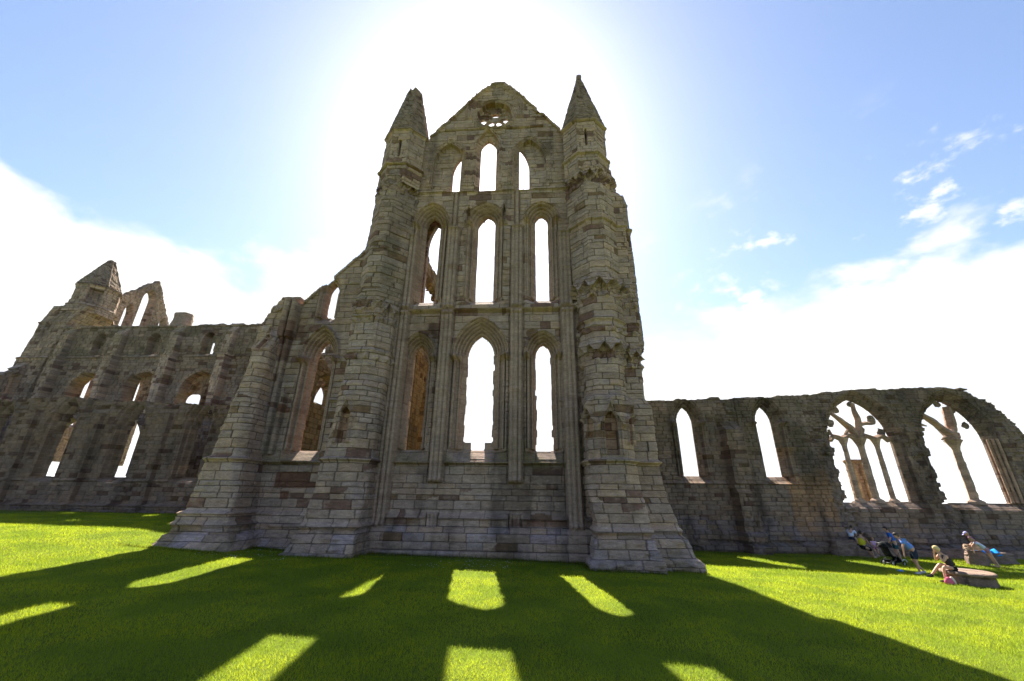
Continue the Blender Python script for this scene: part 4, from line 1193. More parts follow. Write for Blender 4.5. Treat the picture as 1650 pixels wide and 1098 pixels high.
mb = n('ShaderNodeMath'); mb.operation = 'MULTIPLY'; mb.inputs[1].default_value = .5; l(a2.outputs['Fac'], mb.inputs[0]); l(mb.outputs[0], ma.inputs[2])
rp = n('ShaderNodeValToRGB'); rp.color_ramp.elements[0].position = .36; rp.color_ramp.elements[0].color = (.045, .062, .008, 1)
rp.color_ramp.elements[1].position = .64; rp.color_ramp.elements[1].color = (.140, .185, .016, 1)
l(ma.outputs[0], rp.inputs['Fac']); l(rp.outputs[0], p.inputs['Base Color'])
bm = n('ShaderNodeBump'); bm.inputs['Strength'].default_value = .8; bm.inputs['Distance'].default_value = .05
l(a2.outputs['Fac'], bm.inputs['Height']); l(bm.outputs[0], p.inputs['Normal']); l(p.outputs[0], o_.inputs['Surface'])
xs = np.unique(np.concatenate([np.linspace(-90, -22, 40), np.linspace(-22, 30, 210), np.linspace(30, 90, 30)]))
ys = np.unique(np.concatenate([np.linspace(-60, 0, 20), np.linspace(0, 34, 140), np.linspace(34, 130, 40)]))
quadgrid('ground', xs, ys, lambda x, y: gzs(x, y) + .05 * (fbm(x * .5, y * .5, 4, 3) - .5), gm, 'structure')
def gtop(x, y): return gzs(x, y) + .05 * (fbm(x * .5, y * .5, 4, 3) - .5)
sea_m = plain_mat('sea_water', (.05, .10, .16), .25, .5, .02, .15, .3)
far_m = plain_mat('far_hill', (.09, .12, .10), .95, .05, .004, .3, 0)
quadgrid('terrain', np.linspace(-1600, 1600, 30), np.linspace(129, 1200, 14), lambda x, y: -1.9 - (y - 129) * .055 + 3 * (fbm(x * .01, y * .01, 3, 2) - .5) * sst(129, 300, y), gm, 'structure')
o = quadgrid('side_terrain', np.linspace(-1600, 1600, 40), np.linspace(-800, 130, 20), lambda x, y: -2.0 - 0 * x, gm, 'structure')
quadgrid('sea', np.linspace(-2900, 16900, 20), np.linspace(1100, 12900, 20), lambda x, y: -58.0 + 0 * x, sea_m, 'structure')
quadgrid('hills', np.linspace(500, 16000, 120), np.linspace(9500, 12000, 10), lambda x, y: -60 + (20 + 110 * sst(9500, 11500, y)) * (.5 + .9 * fbm(x * .0004, y * .0003, 9, 4)), far_m, 'structure')

# grass blades
gr, t = newmat('grass_blades'); n = t.nodes.new; l = t.links.new
o_ = n('ShaderNodeOutputMaterial'); df = n('ShaderNodeBsdfDiffuse'); tr = n('ShaderNodeBsdfTranslucent'); mxs = n('ShaderNodeMixShader'); mxs.inputs[0].default_value = .70
at = n('ShaderNodeAttribute'); at.attribute_name = 'Col'; l(at.outputs['Color'], df.inputs[0]); l(at.outputs['Color'], tr.inputs[0])
l(df.outputs[0], mxs.inputs[1]); l(tr.outputs[0], mxs.inputs[2]); l(mxs.outputs[0], o_.inputs['Surface'])
rg = np.random.RandomState(5)
def blades(nb, y0, y1, pw, hh, ww, xa, xb):
    u = rg.rand(nb); y = (y0 ** pw + u * (y1 ** pw - y0 ** pw)) ** (1 / pw)
    x = (xa + (xb - xa) * rg.rand(nb)) * (y + 3.2) 
    return x, y, hh * (.5 + rg.rand(nb)) * (1 + y * .05), ww * (.7 + .6 * rg.rand(nb)) * (1 + y * .12)
x, y, hh_, ww_ = blades(900000, 4.4, 29.0, .45, .025, .0036, -1.30, 1.36)
ok = (x > -34) & (x < 31)
ok &= ~((y > 17.6) & (x > -15.5) & (x < 5.6)) & ~((y > 16.4) & (x > 1.9) & (x < 4.5)) & ~((y > 16.6) & (x > -10.1) & (x < -7.1))
x, y, hh_, ww_ = x[ok], y[ok], hh_[ok], ww_[ok]
hh_ *= (1 + .5 * vn(x * .8, y * .8, 3))
th_ = rg.rand(len(x)) * 2 * math.pi; ln_ = rg.randn(len(x), 2) * .45
z = gtop(x, y) - .004
wx, wy = np.cos(th_) * ww_ / 2, np.sin(th_) * ww_ / 2
A = np.stack([x - wx, y - wy, z], -1); B = np.stack([x + wx, y + wy, z], -1); Cc = np.stack([x + ln_[:, 0] * hh_, y + ln_[:, 1] * hh_, z + hh_], -1)
V = np.stack([A, B, Cc], 1).reshape(-1, 3)
pt = sst(.35, .65, fbm(x * .9, y * .9, 8, 3)); r1_ = rg.rand(len(x))
cb = np.stack([.165 + .13 * pt + .06 * r1_, .240 + .11 * pt + .05 * r1_, .012 + .010 * r1_], -1)
dry = r1_ > .98; cb[dry] = (.26, .22, .09)
cv = np.repeat(cb[:, None], 3, 1).reshape(-1, 3)
g_ = mesh_np('grass', V, None, gr, None, cv, tris=np.arange(len(V)).reshape(-1, 3))
g_['kind'] = 'stuff'; g_['label'] = 'mown bright green lawn in front of the ruined abbey'; g_['category'] = 'grass'
def foot(pts, n_, seed):
    r_ = np.random.RandomState(seed); out_ = []
    for (xa_, ya_, xb_, yb_) in pts:
        L_ = math.hypot(xb_ - xa_, yb_ - ya_); k_ = int(L_ * n_); u_ = r_.rand(k_)
        out_.append(np.stack([xa_ + (xb_ - xa_) * u_ + r_.randn(k_) * .05, ya_ + (yb_ - ya_) * u_ + r_.randn(k_) * .05 - .03], -1))
    return np.concatenate(out_)
fp = foot([(-7.2, 18.25, 1.8, 18.25), (1.85, 16.62, 4.5, 16.62), (1.75, 18.2, 1.75, 16.6), (4.6, 17.5, 6.2, 17.5), (-10.1, 16.42, -7.2, 16.42), (-7.2, 16.4, -7.2, 18.2), (-12.2, 17.98, -10.2, 17.98), (-16.1, 16.1, -11.9, 16.1), (6, 29.4, 33, 29.4), (-45, 29.4, -16, 29.4)], 260, 4)
hh2 = .05 + .13 * rg.rand(len(fp)) ** 2; th2 = rg.rand(len(fp)) * 6.28; w2 = .008
zz2 = gtop(fp[:, 0], fp[:, 1]) - .01
A = np.stack([fp[:, 0] - np.cos(th2) * w2, fp[:, 1] - np.sin(th2) * w2, zz2], -1); B = np.stack([fp[:, 0] + np.cos(th2) * w2, fp[:, 1] + np.sin(th2) * w2, zz2], -1)
Cc = np.stack([fp[:, 0] + rg.randn(len(fp)) * .03, fp[:, 1] + rg.randn(len(fp)) * .03, zz2 + hh2], -1)
V = np.stack([A, B, Cc], 1).reshape(-1, 3); cv = np.repeat((np.array([.15, .17, .02]) * (.5 + rg.rand(len(fp), 1)))[:, None], 3, 1).reshape(-1, 3)
g2 = mesh_np('grass_tufts', V, None, gr, None, cv, tris=np.arange(len(V)).reshape(-1, 3))
g2['kind'] = 'stuff'; g2['label'] = 'longer uncut grass tufts along the foot of the abbey walls'; g2['category'] = 'grass'
# daisies
nd = 260
dx_ = rg.uniform(-13, 2, nd); dy_ = rg.uniform(15.2, 17.6, nd); ok = (vn(dx_ * .4, dy_ * .6, 3) > .5) & ~((dx_ > -10.3) & (dx_ < -7) & (dy_ > 16.3)) ; dx_, dy_ = dx_[ok], dy_[ok]
dz_ = gtop(dx_, dy_) + .045
dv = []; dt_ = []
for k_, (a_, b_, c_) in enumerate(zip(dx_, dy_, dz_)):
    s_ = .010
    dv += [(a_ - s_, b_ - s_, c_), (a_ + s_, b_ - s_, c_), (a_ + s_, b_ + s_, c_ + .006), (a_ - s_, b_ + s_, c_ + .006)]
o = mesh_np('daisies', np.array(dv), np.arange(len(dv)).reshape(-1, 4), plain_mat('petal_white', (.75, .75, .72), .8, .1), None)
o['kind'] = 'stuff'; o['label'] = 'tiny white daisies scattered in the shaded lawn'; o['category'] = 'flowers'

# ================================================================== PEOPLE
def skinned(name, chains, mat, parent, sub=1):
    """chains: list of [(x,y,z,r), ...]; points with equal coordinates are welded"""
    verts = []; rad = []; key = {}; edges = []
    for ch in chains:
        prev = None
        for (x, y, z, r_) in ch:
            k = (round(x, 3), round(y, 3), round(z, 3))
            if k not in key: key[k] = len(verts); verts.append((x, y, z)); rad.append(r_)
            i = key[k]
            if prev is not None and prev != i: edges.append((prev, i))
            prev = i
    me = bpy.data.meshes.new(name + '_s'); me.from_pydata(verts, edges, []); me.update()
    o = bpy.data.objects.new(name + '_s', me); sc.collection.objects.link(o)
    md = o.modifiers.new('s', 'SKIN'); md.use_smooth_shade = True; md.branch_smoothing = .4
    for i, r_ in enumerate(rad):
        sv = me.skin_vertices[0].data[i]
        sv.radius = (r_, r_) if not isinstance(r_, tuple) else r_
        sv.use_root = (i == 0)
    s2 = o.modifiers.new('u', 'SUBSURF'); s2.levels = sub; s2.render_levels = sub
    dg = bpy.context.evaluated_depsgraph_get()
    m2 = bpy.data.meshes.new_from_object(o.evaluated_get(dg)); m2.name = name
    bpy.data.objects.remove(o); bpy.data.meshes.remove(me)
    m2.materials.clear(); m2.materials.append(mat)
    for p_ in m2.polygons: p_.use_smooth = True
    r = bpy.data.objects.new(name, m2); sc.collection.objects.link(r); r.parent = parent
    return r

def ell(bm_v, bm_f, c, r, rot=None, seg=12, rings=8, fdef=None):
    b0 = len(bm_v)
    for j in range(rings + 1):
        ph = math.pi * j / rings
        for i in range(seg):
            t_ = 2 * math.pi * i / seg
            v = Vector((math.sin(ph) * math.cos(t_), math.sin(ph) * math.sin(t_), math.cos(ph)))
            if fdef: v = fdef(v)
            v = Vector((v.x * r[0], v.y * r[1], v.z * r[2]))
            if rot: v = rot @ v
            bm_v.append(tuple(Vector(c) + v))
    for j in range(rings):
        for i in range(seg):
            a = b0 + j * seg + i; b = b0 + j * seg + (i + 1) % seg
            bm_f.append((a, a + seg, b + seg, b))
def raw(name, V, F, mat, parent, smooth=True):
    me = bpy.data.meshes.new(name); me.from_pydata(V, [], F); me.update(); me.materials.append(mat)
    for p_ in me.polygons: p_.use_smooth = smooth
    o = bpy.data.objects.new(name, me); sc.collection.objects.link(o)
    if parent: o.parent = parent
    return o

SKIN = plain_mat('skin', (.50, .29, .20), .6, .3, 30, .08)
HAIRD = plain_mat('dark_hair', (.030, .020, .014), .6, .3, 60, .4)
HAIRB = plain_mat('blonde_hair', (.62, .45, .20), .6, .3, 60, .3)
HAIRS = plain_mat('sandy_hair', (.38, .22, .09), .6, .3, 60, .3)
def cloth(nm, c): return plain_mat(nm, c, .9, .1, 25, .15, .3)
def lerp(a, b, f): return tuple(a[i] * (1 - f) + b[i] * f for i in range(3))

def person(label, loc, yaw, scale, P, top, bottom, hair, shoe, sleeves=.45, legs=.55, hairlen=0, hat=None, trunk=1.0, group=None):
    """P: joints in a local frame, +Y is the way the person faces, feet at z=0"""
    th = thing('person', label, 'person', loc, group)
    rt_ = Matrix.Rotation(yaw, 3, 'Z')
    J = {k: tuple(rt_ @ (Vector(v) * scale)) for k, v in P.items()}
    s = scale
    def c(*a): return [(*J[k], r_ * s) for k, r_ in a]
    sh = {}
    chains = [c(('pelvis', .125 * trunk), ('waist', .115 * trunk), ('chest', .135 * trunk), ('neck', .052), ('headb', .05))]
    up = (Vector(J['head']) - Vector(J['neck'])).normalized()
    face = Vector(rt_ @ Vector(P.get('face', (0, 1, 0)))).normalized()
    face = (face - up * face.dot(up)).normalized()
    side = face.cross(up).normalized()
    hands = []
    for S_ in ('L', 'R'):
        chains.append(c(('chest', .135 * trunk), ('sh' + S_, .062), ('el' + S_, .043), ('wr' + S_, .028)))
        chains.append(c(('pelvis', .125 * trunk), ('hip' + S_, .092), ('kn' + S_, .062), ('an' + S_, .038)))
        w = Vector(J['wr' + S_]); d_ = (w - Vector(J['el' + S_])).normalized()
        o1 = d_.cross(Vector((0, 0, 1))); o1 = o1.normalized() if o1.length > .1 else Vector((1, 0, 0)); o2 = d_.cross(o1)
        palm = w + d_ * .075 * s
        chains.append([(*w, .028 * s), (*palm, .034 * s)])
        for q in range(4):
            f0 = palm + o1 * (q - 1.5) * .017 * s + d_ * .02 * s
            ln = (.034, .04, .037, .028)[q] * s
            f1 = f0 + d_ * ln + o2 * .006 * s; f2 = f1 + d_ * ln * .7 + o2 * .022 * s
            chains.append([(*palm, .034 * s), (*f0, .009 * s), (*f1, .008 * s), (*f2, .007 * s)])
        tb = w + d_ * .03 * s + o1 * .032 * s
        chains.append([(*w, .028 * s), (*tb, .011 * s), (*(tb + d_ * .04 * s + o1 * .015 * s + o2 * .01 * s), .009 * s)])
    body = skinned('body', chains, SKIN, th)
    # head joined into the body mesh
    rot = Matrix((side, face, up)).transposed()
    V, F = [], []
    hc = Vector(J['head'])
    def hd(v):
        v = v.copy()
        if v.z < 0: v.x *= 1 + v.z * .25
        if v.y > .3 and abs(v.x) < .22 and -.45 < v.z < .15: v.y += .16 * (1 - abs(v.x) / .22)      # nose
        if v.y > .5 and abs(abs(v.x) - .38) < .18 and abs(v.z - .12) < .16: v.y -= .07             # eye sockets
        return v
    ell(V, F, hc, (.078 * s, .098 * s, .118 * s), rot, 18, 14, hd)
    for q in (-1, 1): ell(V, F, hc + side * q * .078 * s, (.012 * s, .02 * s, .03 * s), rot, 8, 6)
    tmp = raw('h', V, F, SKIN, None)
    import bmesh
    bm_ = bmesh.new(); bm_.from_mesh(body.data); bm_.from_mesh(tmp.data); bm_.to_mesh(body.data); bm_.free()
    for p_ in body.data.polygons: p_.use_smooth = True
    bpy.data.objects.remove(tmp)
    for q in (-1, 1):
        V, F = [], []; ell(V, F, hc + side * q * .030 * s + face * .090 * s + up * .012 * s, (.011 * s, .006 * s, .007 * s), rot, 8, 6)
        raw('eye', V, F, HAIRD, th)
    V, F = [], []; ell(V, F, hc + face * .088 * s - up * .055 * s, (.022 * s, .008 * s, .006 * s), rot, 8, 6)
    raw('mouth', V, F, plain_mat('lips', (.35, .12, .10), .6), th)
    # hair
    V, F = [], []
    def hf(v):
        v = v.copy(); n_ = float(vn(np.array([v.x * 4 + 9]), np.array([v.z * 4 + v.y * 3 + 9]), 4)[0])
        v *= 1 + .14 * (n_ - .4)
        if v.y > .35 and v.z < .42: v.y = .35; v.z *= .8
        return v
    ell(V, F, hc - face * .016 * s + up * .020 * s, (.088 * s, .102 * s, .115 * s), rot, 16, 12, hf)
    if hairlen: ell(V, F, hc - face * .06 * s - up * hairlen * .5 * s, (.07 * s, .05 * s, (hairlen * .6 + .05) * s), rot, 12, 8, hf)
    raw('hair', V, F, hair, th)
    if hat:
        V, F = [], []
        ell(V, F, hc + up * .055 * s, (.098 * s, .112 * s, .085 * s), rot, 16, 8, lambda v: Vector((v.x, v.y, max(v.z, -.15))))
        ell(V, F, hc + up * .045 * s + face * .12 * s, (.075 * s, .085 * s, .012 * s), rot, 12, 6)
        raw('cap', V, F, hat, th)
    e = .030
    def cc_(k, r_): return (*J[k], (r_ + e) * s)
    wb_ = lerp(J['pelvis'], J['waist'], .35)
    ch = [[(*wb_, (.130 * trunk + e) * s), cc_('waist', .122 * trunk), cc_('chest', .138 * trunk), (*lerp(J['chest'], J['neck'], .62), .085 * s)]]
    for S_ in ('L', 'R'):
        if sleeves > 0:
            ch.append([cc_('chest', .138 * trunk), cc_('sh' + S_, .066), (*lerp(J['sh' + S_], J['el' + S_], sleeves * 1.6), .070 * s)])
        else:
            ch.append([cc_('chest', .138 * trunk), (*lerp(J['chest'], J['sh' + S_], .8), .088 * s)])
    skinned('top', ch, top, th)
    ch = [[(*lerp(J['pelvis'], J['waist'], .5), (.118 * trunk + e) * s), cc_('pelvis', .130 * trunk)]]
    for S_ in ('L', 'R'):
        a_ = [cc_('pelvis', .130 * trunk), cc_('hip' + S_, .096)]
        if legs <= 1: a_.append((*lerp(J['hip' + S_], J['kn' + S_], legs), (.098 - .02 * legs) * s))
        else: a_ += [cc_('kn' + S_, .064), (*lerp(J['kn' + S_], J['an' + S_], legs - 1), .062 * s)]
        ch.append(a_)
    skinned('shorts', ch, bottom, th)
    for S_ in ('L', 'R'):
        an_ = Vector(J['an' + S_]); kn_ = Vector(J['kn' + S_])
        fd = Vector(rt_ @ Vector(P.get('foot' + S_, P.get('foot', (0, 1, 0))))).normalized()
        V, F = [], []
        r3 = Matrix((fd.cross(Vector((0, 0, 1))).normalized(), fd, fd.cross(Vector((0, 0, 1))).normalized().cross(fd) * 1)).transposed()
        ell(V, F, an_ + fd * .065 * s - Vector((0, 0, .035 * s)), (.048 * s, .135 * s, .042 * s), r3, 12, 8)
        ell(V, F, an_ - Vector((0, 0, .0)), (.045 * s, .05 * s, .05 * s), None, 10, 6)
        raw('shoe', V, F, shoe, th)
    return th

def stand(bend=0., d=0.):
    """upright pose hinged forward at the hips by `bend` radians"""
    P = dict(pelvis=(0, 0, .93), hipL=(-.10, 0, .88), hipR=(.10, 0, .88), knL=(-.12, .02, .49), knR=(.13, .05, .49), anL=(-.13, -.04, .08), anR=(.17, .0, .08))
    def B(x, y, z):
        yy = y * math.cos(bend) + (z - .93) * math.sin(bend); zz = .93 - y * math.sin(bend) + (z - .93) * math.cos(bend)
        return (x, yy, zz)
    P.update(waist=B(0, 0, 1.08), chest=B(0, .0, 1.33), neck=B(0, .01, 1.49), headb=B(0, .02, 1.56), head=B(0, .04, 1.65), shL=B(-.19, 0, 1.42), shR=B(.19, 0, 1.42))
    P['face'] = (0, math.cos(bend * .5), -math.sin(bend * .5))
    return P
def sit(hs=.45, lean=.25, kneey=.42, arm='lap'):
    z0 = hs + .10
    def B(x, z, o=0): return (x, math.sin(lean) * z + o, z0 + math.cos(lean) * z)
    P = dict(pelvis=(0, 0, z0), waist=B(0, .16), chest=B(0, .40), neck=B(0, .56), headb=B(0, .63, .01), head=B(0, .72, .03), shL=B(-.18, .49), shR=B(.18, .49),
             hipL=(-.10, .03, z0 - .01), hipR=(.10, .03, z0 - .01), knL=(-.13, kneey, hs + .06), knR=(.13, kneey, hs + .06), anL=(-.12, kneey - .02, .08), anR=(.12, kneey + .06, .08))
    P['elL'] = (-.22, P['shL'][1] + .10, P['shL'][2] - .25); P['elR'] = (.22, P['shR'][1] + .10, P['shR'][2] - .25)
    P['wrL'] = (-.09, P['elL'][1] + .20, P['elL'][2] - .03); P['wrR'] = (.09, P['elR'][1] + .20, P['elR'][2] - .03)
    return P
BLUE = cloth('mid_blue_cotton', (.03, .13, .50)); LBLUE = cloth('light_blue_cotton', (.12, .24, .62)); YEL = cloth('yellow_cotton', (.55, .50, .02)); WHT = cloth('white_cotton', (.55, .62, .78))
PNK = cloth('pink_cotton', (.55, .34, .55)); PUR = cloth('purple_cotton', (.26, .07, .24)); CHAR = cloth('charcoal_cotton', (.028, .028, .032)); NAV = cloth('navy_cotton', (.02, .03, .055)); BLK = cloth('black_cotton', (.01, .01, .012))
TEAL = cloth('dark_teal_cotton', (.02, .07, .09)); ROSE = cloth('rose_cotton', (.42, .20, .25)); WSH = cloth('pale_leather', (.55, .55, .6)); DSH = cloth('dark_leather', (.02, .02, .025)); LAV = cloth('lavender_cotton', (.45, .42, .70))
BRN = cloth('tan_leather', (.35, .2, .12))

# 1 boy perched high on the footing
P = sit(.35, .45, .30); P['wrL'] = (-.05, .42, .62); P['wrR'] = (.05, .42, .62)
person('small child in a white and blue shirt perched above the woman in yellow', (19.2, 28.75, -.42), R(-60), .92, P, WHT, NAV, HAIRD, DSH, sleeves=.45)
# 2 woman in yellow, half sitting on the ledge, legs stretched out to the right
P = sit(.50, .12, .40); P['pelvis'] = (0, 0, .58); P['anL'] = (-.10, .72, .08); P['anR'] = (.12, .50, .08); P['knL'] = (-.13, .42, .46); P['knR'] = (.13, .38, .42)
P['elR'] = (.20, .26, .80); P['wrR'] = (.10, .48, .74); P['elL'] = (-.2, .28, .82); P['wrL'] = (-.04, .5, .78)
person('seated woman in a yellow sleeveless top and black cropped trousers below the wall', (19.05, 27.75, G(19.05, 27.75)), R(-72), 1.03, P, YEL, BLK, HAIRD, SKIN, sleeves=0, legs=1.05, trunk=1.3)
# 3 little girl on the woman's knees
P = sit(.42, .05, .22); P['anL'] = (-.08, .26, .22); P['anR'] = (.08, .26, .22); P['face'] = (0, 1, 0)
person("little girl in a pink and white dress sitting between the yellow-topped woman and the pushchair", (19.6, 27.6, -.80), R(165), .70, P, PNK, PUR, HAIRS, SKIN, sleeves=.1, legs=.5)
# 4 man in mid-blue shirt behind the pushchair
P = stand(.28); P.update(elL=(-.26, .22, 1.10), wrL=(-.22, .34, .90), elR=(.27, .06, 1.08), wrR=(.28, .10, .82))
person('man in a saturated blue T-shirt and teal shorts standing behind the black pushchair', (19.75, 26.2, G(19.75, 26.2)), R(68), 1.02, P, BLUE, TEAL, HAIRD, DSH, sleeves=.4, legs=.75, trunk=1.15)
# 5 man in light blue shirt bending over
P = stand(.62); P.update(elL=(-.26, .42, 1.08), wrL=(-.24, .44, .80), elR=(.30, .10, 1.12), wrR=(.33, -.08, .98), knL=(-.12, .06, .50), anL=(-.13, .05, .08), knR=(.14, .06, .50), anR=(.18, -.22, .10))
person('man in a paler blue T-shirt and navy shorts bending forward with white trainers', (16.75, 21.3, G(16.75, 21.3)), R(72), 1.02, P, LBLUE, NAV, HAIRD, WSH, sleeves=.42, legs=.9, trunk=1.15)
# 6 blonde woman on the round stone
P = sit(.40, .50, .40); P.update(knL=(-.12, .40, .56), anL=(-.12, .46, .10), knR=(.13, .34, .62), anR=(.14, .72, .22), elL=(-.20, .40, .72), wrL=(-.08, .40, .96), elR=(.22, .38, .74), wrR=(.06, .44, .98))
P['face'] = (0, 1, -.15)
person('blonde woman in a charcoal sleeveless top crouched forward on the end of the round stone', (16.05, 18.75, G(16.05, 18.75) + .02), R(80), 1.02, P, CHAR, BLK, HAIRB, DSH, sleeves=0, legs=.45, hairlen=.03)
# 7 girl in purple with cap leaning on the stone block
P = stand(.38); P.update(elL=(-.24, .22, 1.12), wrL=(-.20, .40, .98), elR=(.30, -.04, 1.18), wrR=(.46, -.20, 1.10), face=(0, 1, -.1))
person('girl in a purple T-shirt and lavender sun cap leaning over behind the stone block', (24.3, 26.5, G(24.3, 26.5)), R(60), .92, P, PUR, PUR, HAIRS, DSH, sleeves=.35, legs=.4, hat=LAV)
# 8 girl in white/pink with hands on the block
P = stand(.72); P.update(elL=(-.20, .52, 1.08), wrL=(-.17, .56, .84), elR=(.20, .52, 1.08), wrR=(.17, .54, .84), knL=(-.09, -.14, .50), anL=(-.09, -.28, .09), knR=(.10, -.10, .50), anR=(.12, -.20, .09), hipL=(-.10, -.03, .88), hipR=(.10, -.03, .88), face=(0, .9, -.5))
person('girl in white shirt and dusty pink shorts stretching with hands on the stone block', (23.2, 24.9, G(23.2, 24.9)), R(58), .86, P, WHT, ROSE, HAIRS, SKIN, sleeves=.3, legs=.5, hairlen=.1)

# ---- round stone the blonde woman sits on
rs = thing('round_stone_slab', 'low round slab of worn stone on the lawn carrying the blonde woman', 'stone', (16.6, 18.75, G(16.6, 18.75)))
gs = G(16.6, 18.75)
ring = lambda r_, n_=28: [(16.5 + r_ * .80 * math.cos(2 * math.pi * k / n_), 18.75 + r_ * .85 * math.sin(2 * math.pi * k / n_)) for k in range(n_)]
sweep(rs, 'drum', [(gs - .3, ring(.92)), (gs + .33, ring(.86))], .07, np.linspace(gs - .3, gs + .33, 12), M2, 701, lambda h, S, Z, X, Y, C: h + (fbm(S * 2, Z * 3, 3, 3) - .5) * .12, closed=True, colkw=dict(dark=.55))
sweep(rs, 'top_slab', [(gs + .334, ring(.90)), (gs + .36, ring(.97)), (gs + .43, ring(.97)), (gs + .46, ring(.90))], .06, np.linspace(gs + .334, gs + .46, 7), M2, 703, lambda h, S, Z, X, Y, C: h * .3 + (fbm(S * 2, Z * 0, 3, 3) - .5) * .10, closed=True, colkw=dict(red=0, stain=.3, dark=.62))
# ---- stone block the girls lean on
sb = thing('stone_block', 'rough upright stone block with its sunlit top coloured pale at the wall foot, under the girls', 'stone', (22.85, 25.7, G(22.85, 25.7)))
lump(sb, 'block', 23.25, 25.65, .9, .6, .66, 91, colr=(.20, .17, .14))
lump(sb, 'sunlit_top', 23.2, 25.55, .95, .45, .10, 92, colr=(.40, .35, .25), base=G(22.75, 25.5) + .74)  # added pale lump, sunlight on the block's top put into its colour

# ---- pushchair
def tube(V, F, a, b, r_, n_=8):
    a, b = Vector(a), Vector(b); d_ = (b - a).normalized(); x = d_.orthogonal().normalized(); y = d_.cross(x); k0 = len(V)
    for p_ in (a, b):
        for i in range(n_): V.append(tuple(p_ + (x * math.cos(2 * math.pi * i / n_) + y * math.sin(2 * math.pi * i / n_)) * r_))
    for i in range(n_): F.append((k0 + i, k0 + (i + 1) % n_, k0 + n_ + (i + 1) % n_, k0 + n_ + i))
    F.append(tuple(range(k0, k0 + n_))[::-1]); F.append(tuple(range(k0 + n_, k0 + 2 * n_)))
pcx, pcy = 18.05, 24.45
pc = thing('pushchair', 'black folding pushchair with a pale wheel guard standing before the man in blue', 'pushchair', (pcx, pcy, G(pcx, pcy)))
pc.rotation_euler = (0, 0, R(-75))     # faces right-forward
FR = plain_mat('painted_black_tube', (.015, .015, .017), .4, .5); RB = plain_mat('rubber', (.012, .012, .012), .9, .1); PW = plain_mat('pale_plastic', (.6, .62, .65), .4, .4)
for x in (-.24, .24):
    for y, r_ in ((-.28, .14), (.42, .11)):
        V, F = [], []
        n1_, n2_ = 20, 8
        for i in range(n1_):
            for j in range(n2_):
                a_, b_ = 2 * math.pi * i / n1_, 2 * math.pi * j / n2_
                rr_ = r_ - .022 + .022 * math.cos(b_)
                V.append((x + .02 * math.sin(b_), y + rr_ * math.cos(a_), r_ + rr_ * math.sin(a_)))
                F.append((i * n2_ + j, ((i + 1) % n1_) * n2_ + j, ((i + 1) % n1_) * n2_ + (j + 1) % n2_, i * n2_ + (j + 1) % n2_))
        w_ = raw('wheel', V, F, RB, pc)
        V, F = [], []
        for q in range(3):
            a_ = q * math.pi / 3; tube(V, F, (x, y + (r_ - .03) * math.cos(a_), r_ + (r_ - .03) * math.sin(a_)), (x, y - (r_ - .03) * math.cos(a_), r_ - (r_ - .03) * math.sin(a_)), .007, 6)
        raw('spokes', V, F, PW, w_)
V, F = [], []
for x in (-.24, .24):
    tube(V, F, (x, .42, .12), (x, -.42, 1.02), .014); tube(V, F, (x, -.28, .14), (x, .28, .62), .014); tube(V, F, (x, -.42, 1.02), (x, -.52, 1.04), .014)
tube(V, F, (-.24, -.52, 1.04), (.24, -.52, 1.04), .016); tube(V, F, (-.24, -.28, .14), (.24, -.28, .14), .012); tube(V, F, (-.24, .42, .12), (.24, .42, .12), .012)
raw('frame', V, F, FR, pc)
def sheet(name, pts, w, mat, parent, t_=.03):
    V, F = [], []
    for (y, z) in pts:
        V += [(-w / 2, y, z), (w / 2, y, z), (w / 2, y, z - t_), (-w / 2, y, z - t_)]
    for k in range(len(pts) - 1):
        b = 4 * k
        for i in range(4): F.append((b + i, b + (i + 1) % 4, b + 4 + (i + 1) % 4, b + 4 + i))
    F.append((3, 2, 1, 0)); b = 4 * (len(pts) - 1); F.append((b, b + 1, b + 2, b + 3))
    return raw(name, V, F, mat, parent)
sheet('seat', [(-.30, .92), (-.20, .60), (-.08, .44), (.18, .43), (.30, .36), (.36, .20)], .42, BLK, pc)
sheet('basket', [(-.26, .30), (-.22, .18), (.20, .18), (.26, .28)], .38, BLK, pc)
V, F = [], []; ell(V, F, (0, -.20, .84), (.25, .34, .30), None, 16, 10, lambda v: Vector((v.x, v.y, max(v.z, .05))))
raw('hood', V, F, BLK, pc)
V, F = [], []
for k in range(8):
    a0, a1 = R(20 + k * 16), R(36 + k * 16)
    tube(V, F, (.27, .42 + .17 * math.cos(a0), .13 + .17 * math.sin(a0)), (.27, .42 + .17 * math.cos(a1), .13 + .17 * math.sin(a1)), .018, 6)
raw('wheel_guard', V, F, PW, pc)

# ---- small belongings
bagx, bagy = 15.42, 18.4
bg_ = thing('handbag', 'small pink and white bag on the grass beside the round stone', 'bag', (bagx, bagy, G(bagx, bagy)))
V, F = [], []; ell(V, F, (0, 0, .13), (.17, .09, .14), None, 14, 10, lambda v: Vector((v.x * (1 - .25 * v.z), v.y * (1 - .4 * v.z), max(v.z, -.9))))
raw('bag_body', V, F, cloth('pink_canvas', (.62, .12, .20)), bg_)
V, F = [], []; ell(V, F, (.13, -.02, .15), (.05, .08, .15), Matrix.Rotation(R(-18), 3, 'Y'), 10, 8); raw('side_panel', V, F, cloth('white_canvas', (.7, .62, .55)), bg_)
V, F = [], []
for k in range(8): tube(V, F, (.11 * math.cos(R(k * 22.5)), 0, .22 + .13 * math.sin(R(k * 22.5))), (.11 * math.cos(R(k * 22.5 + 22.5)), 0, .22 + .13 * math.sin(R(k * 22.5 + 22.5))), .008, 6)
raw('strap', V, F, cloth('pink_strap', (.5, .1, .16)), bg_)
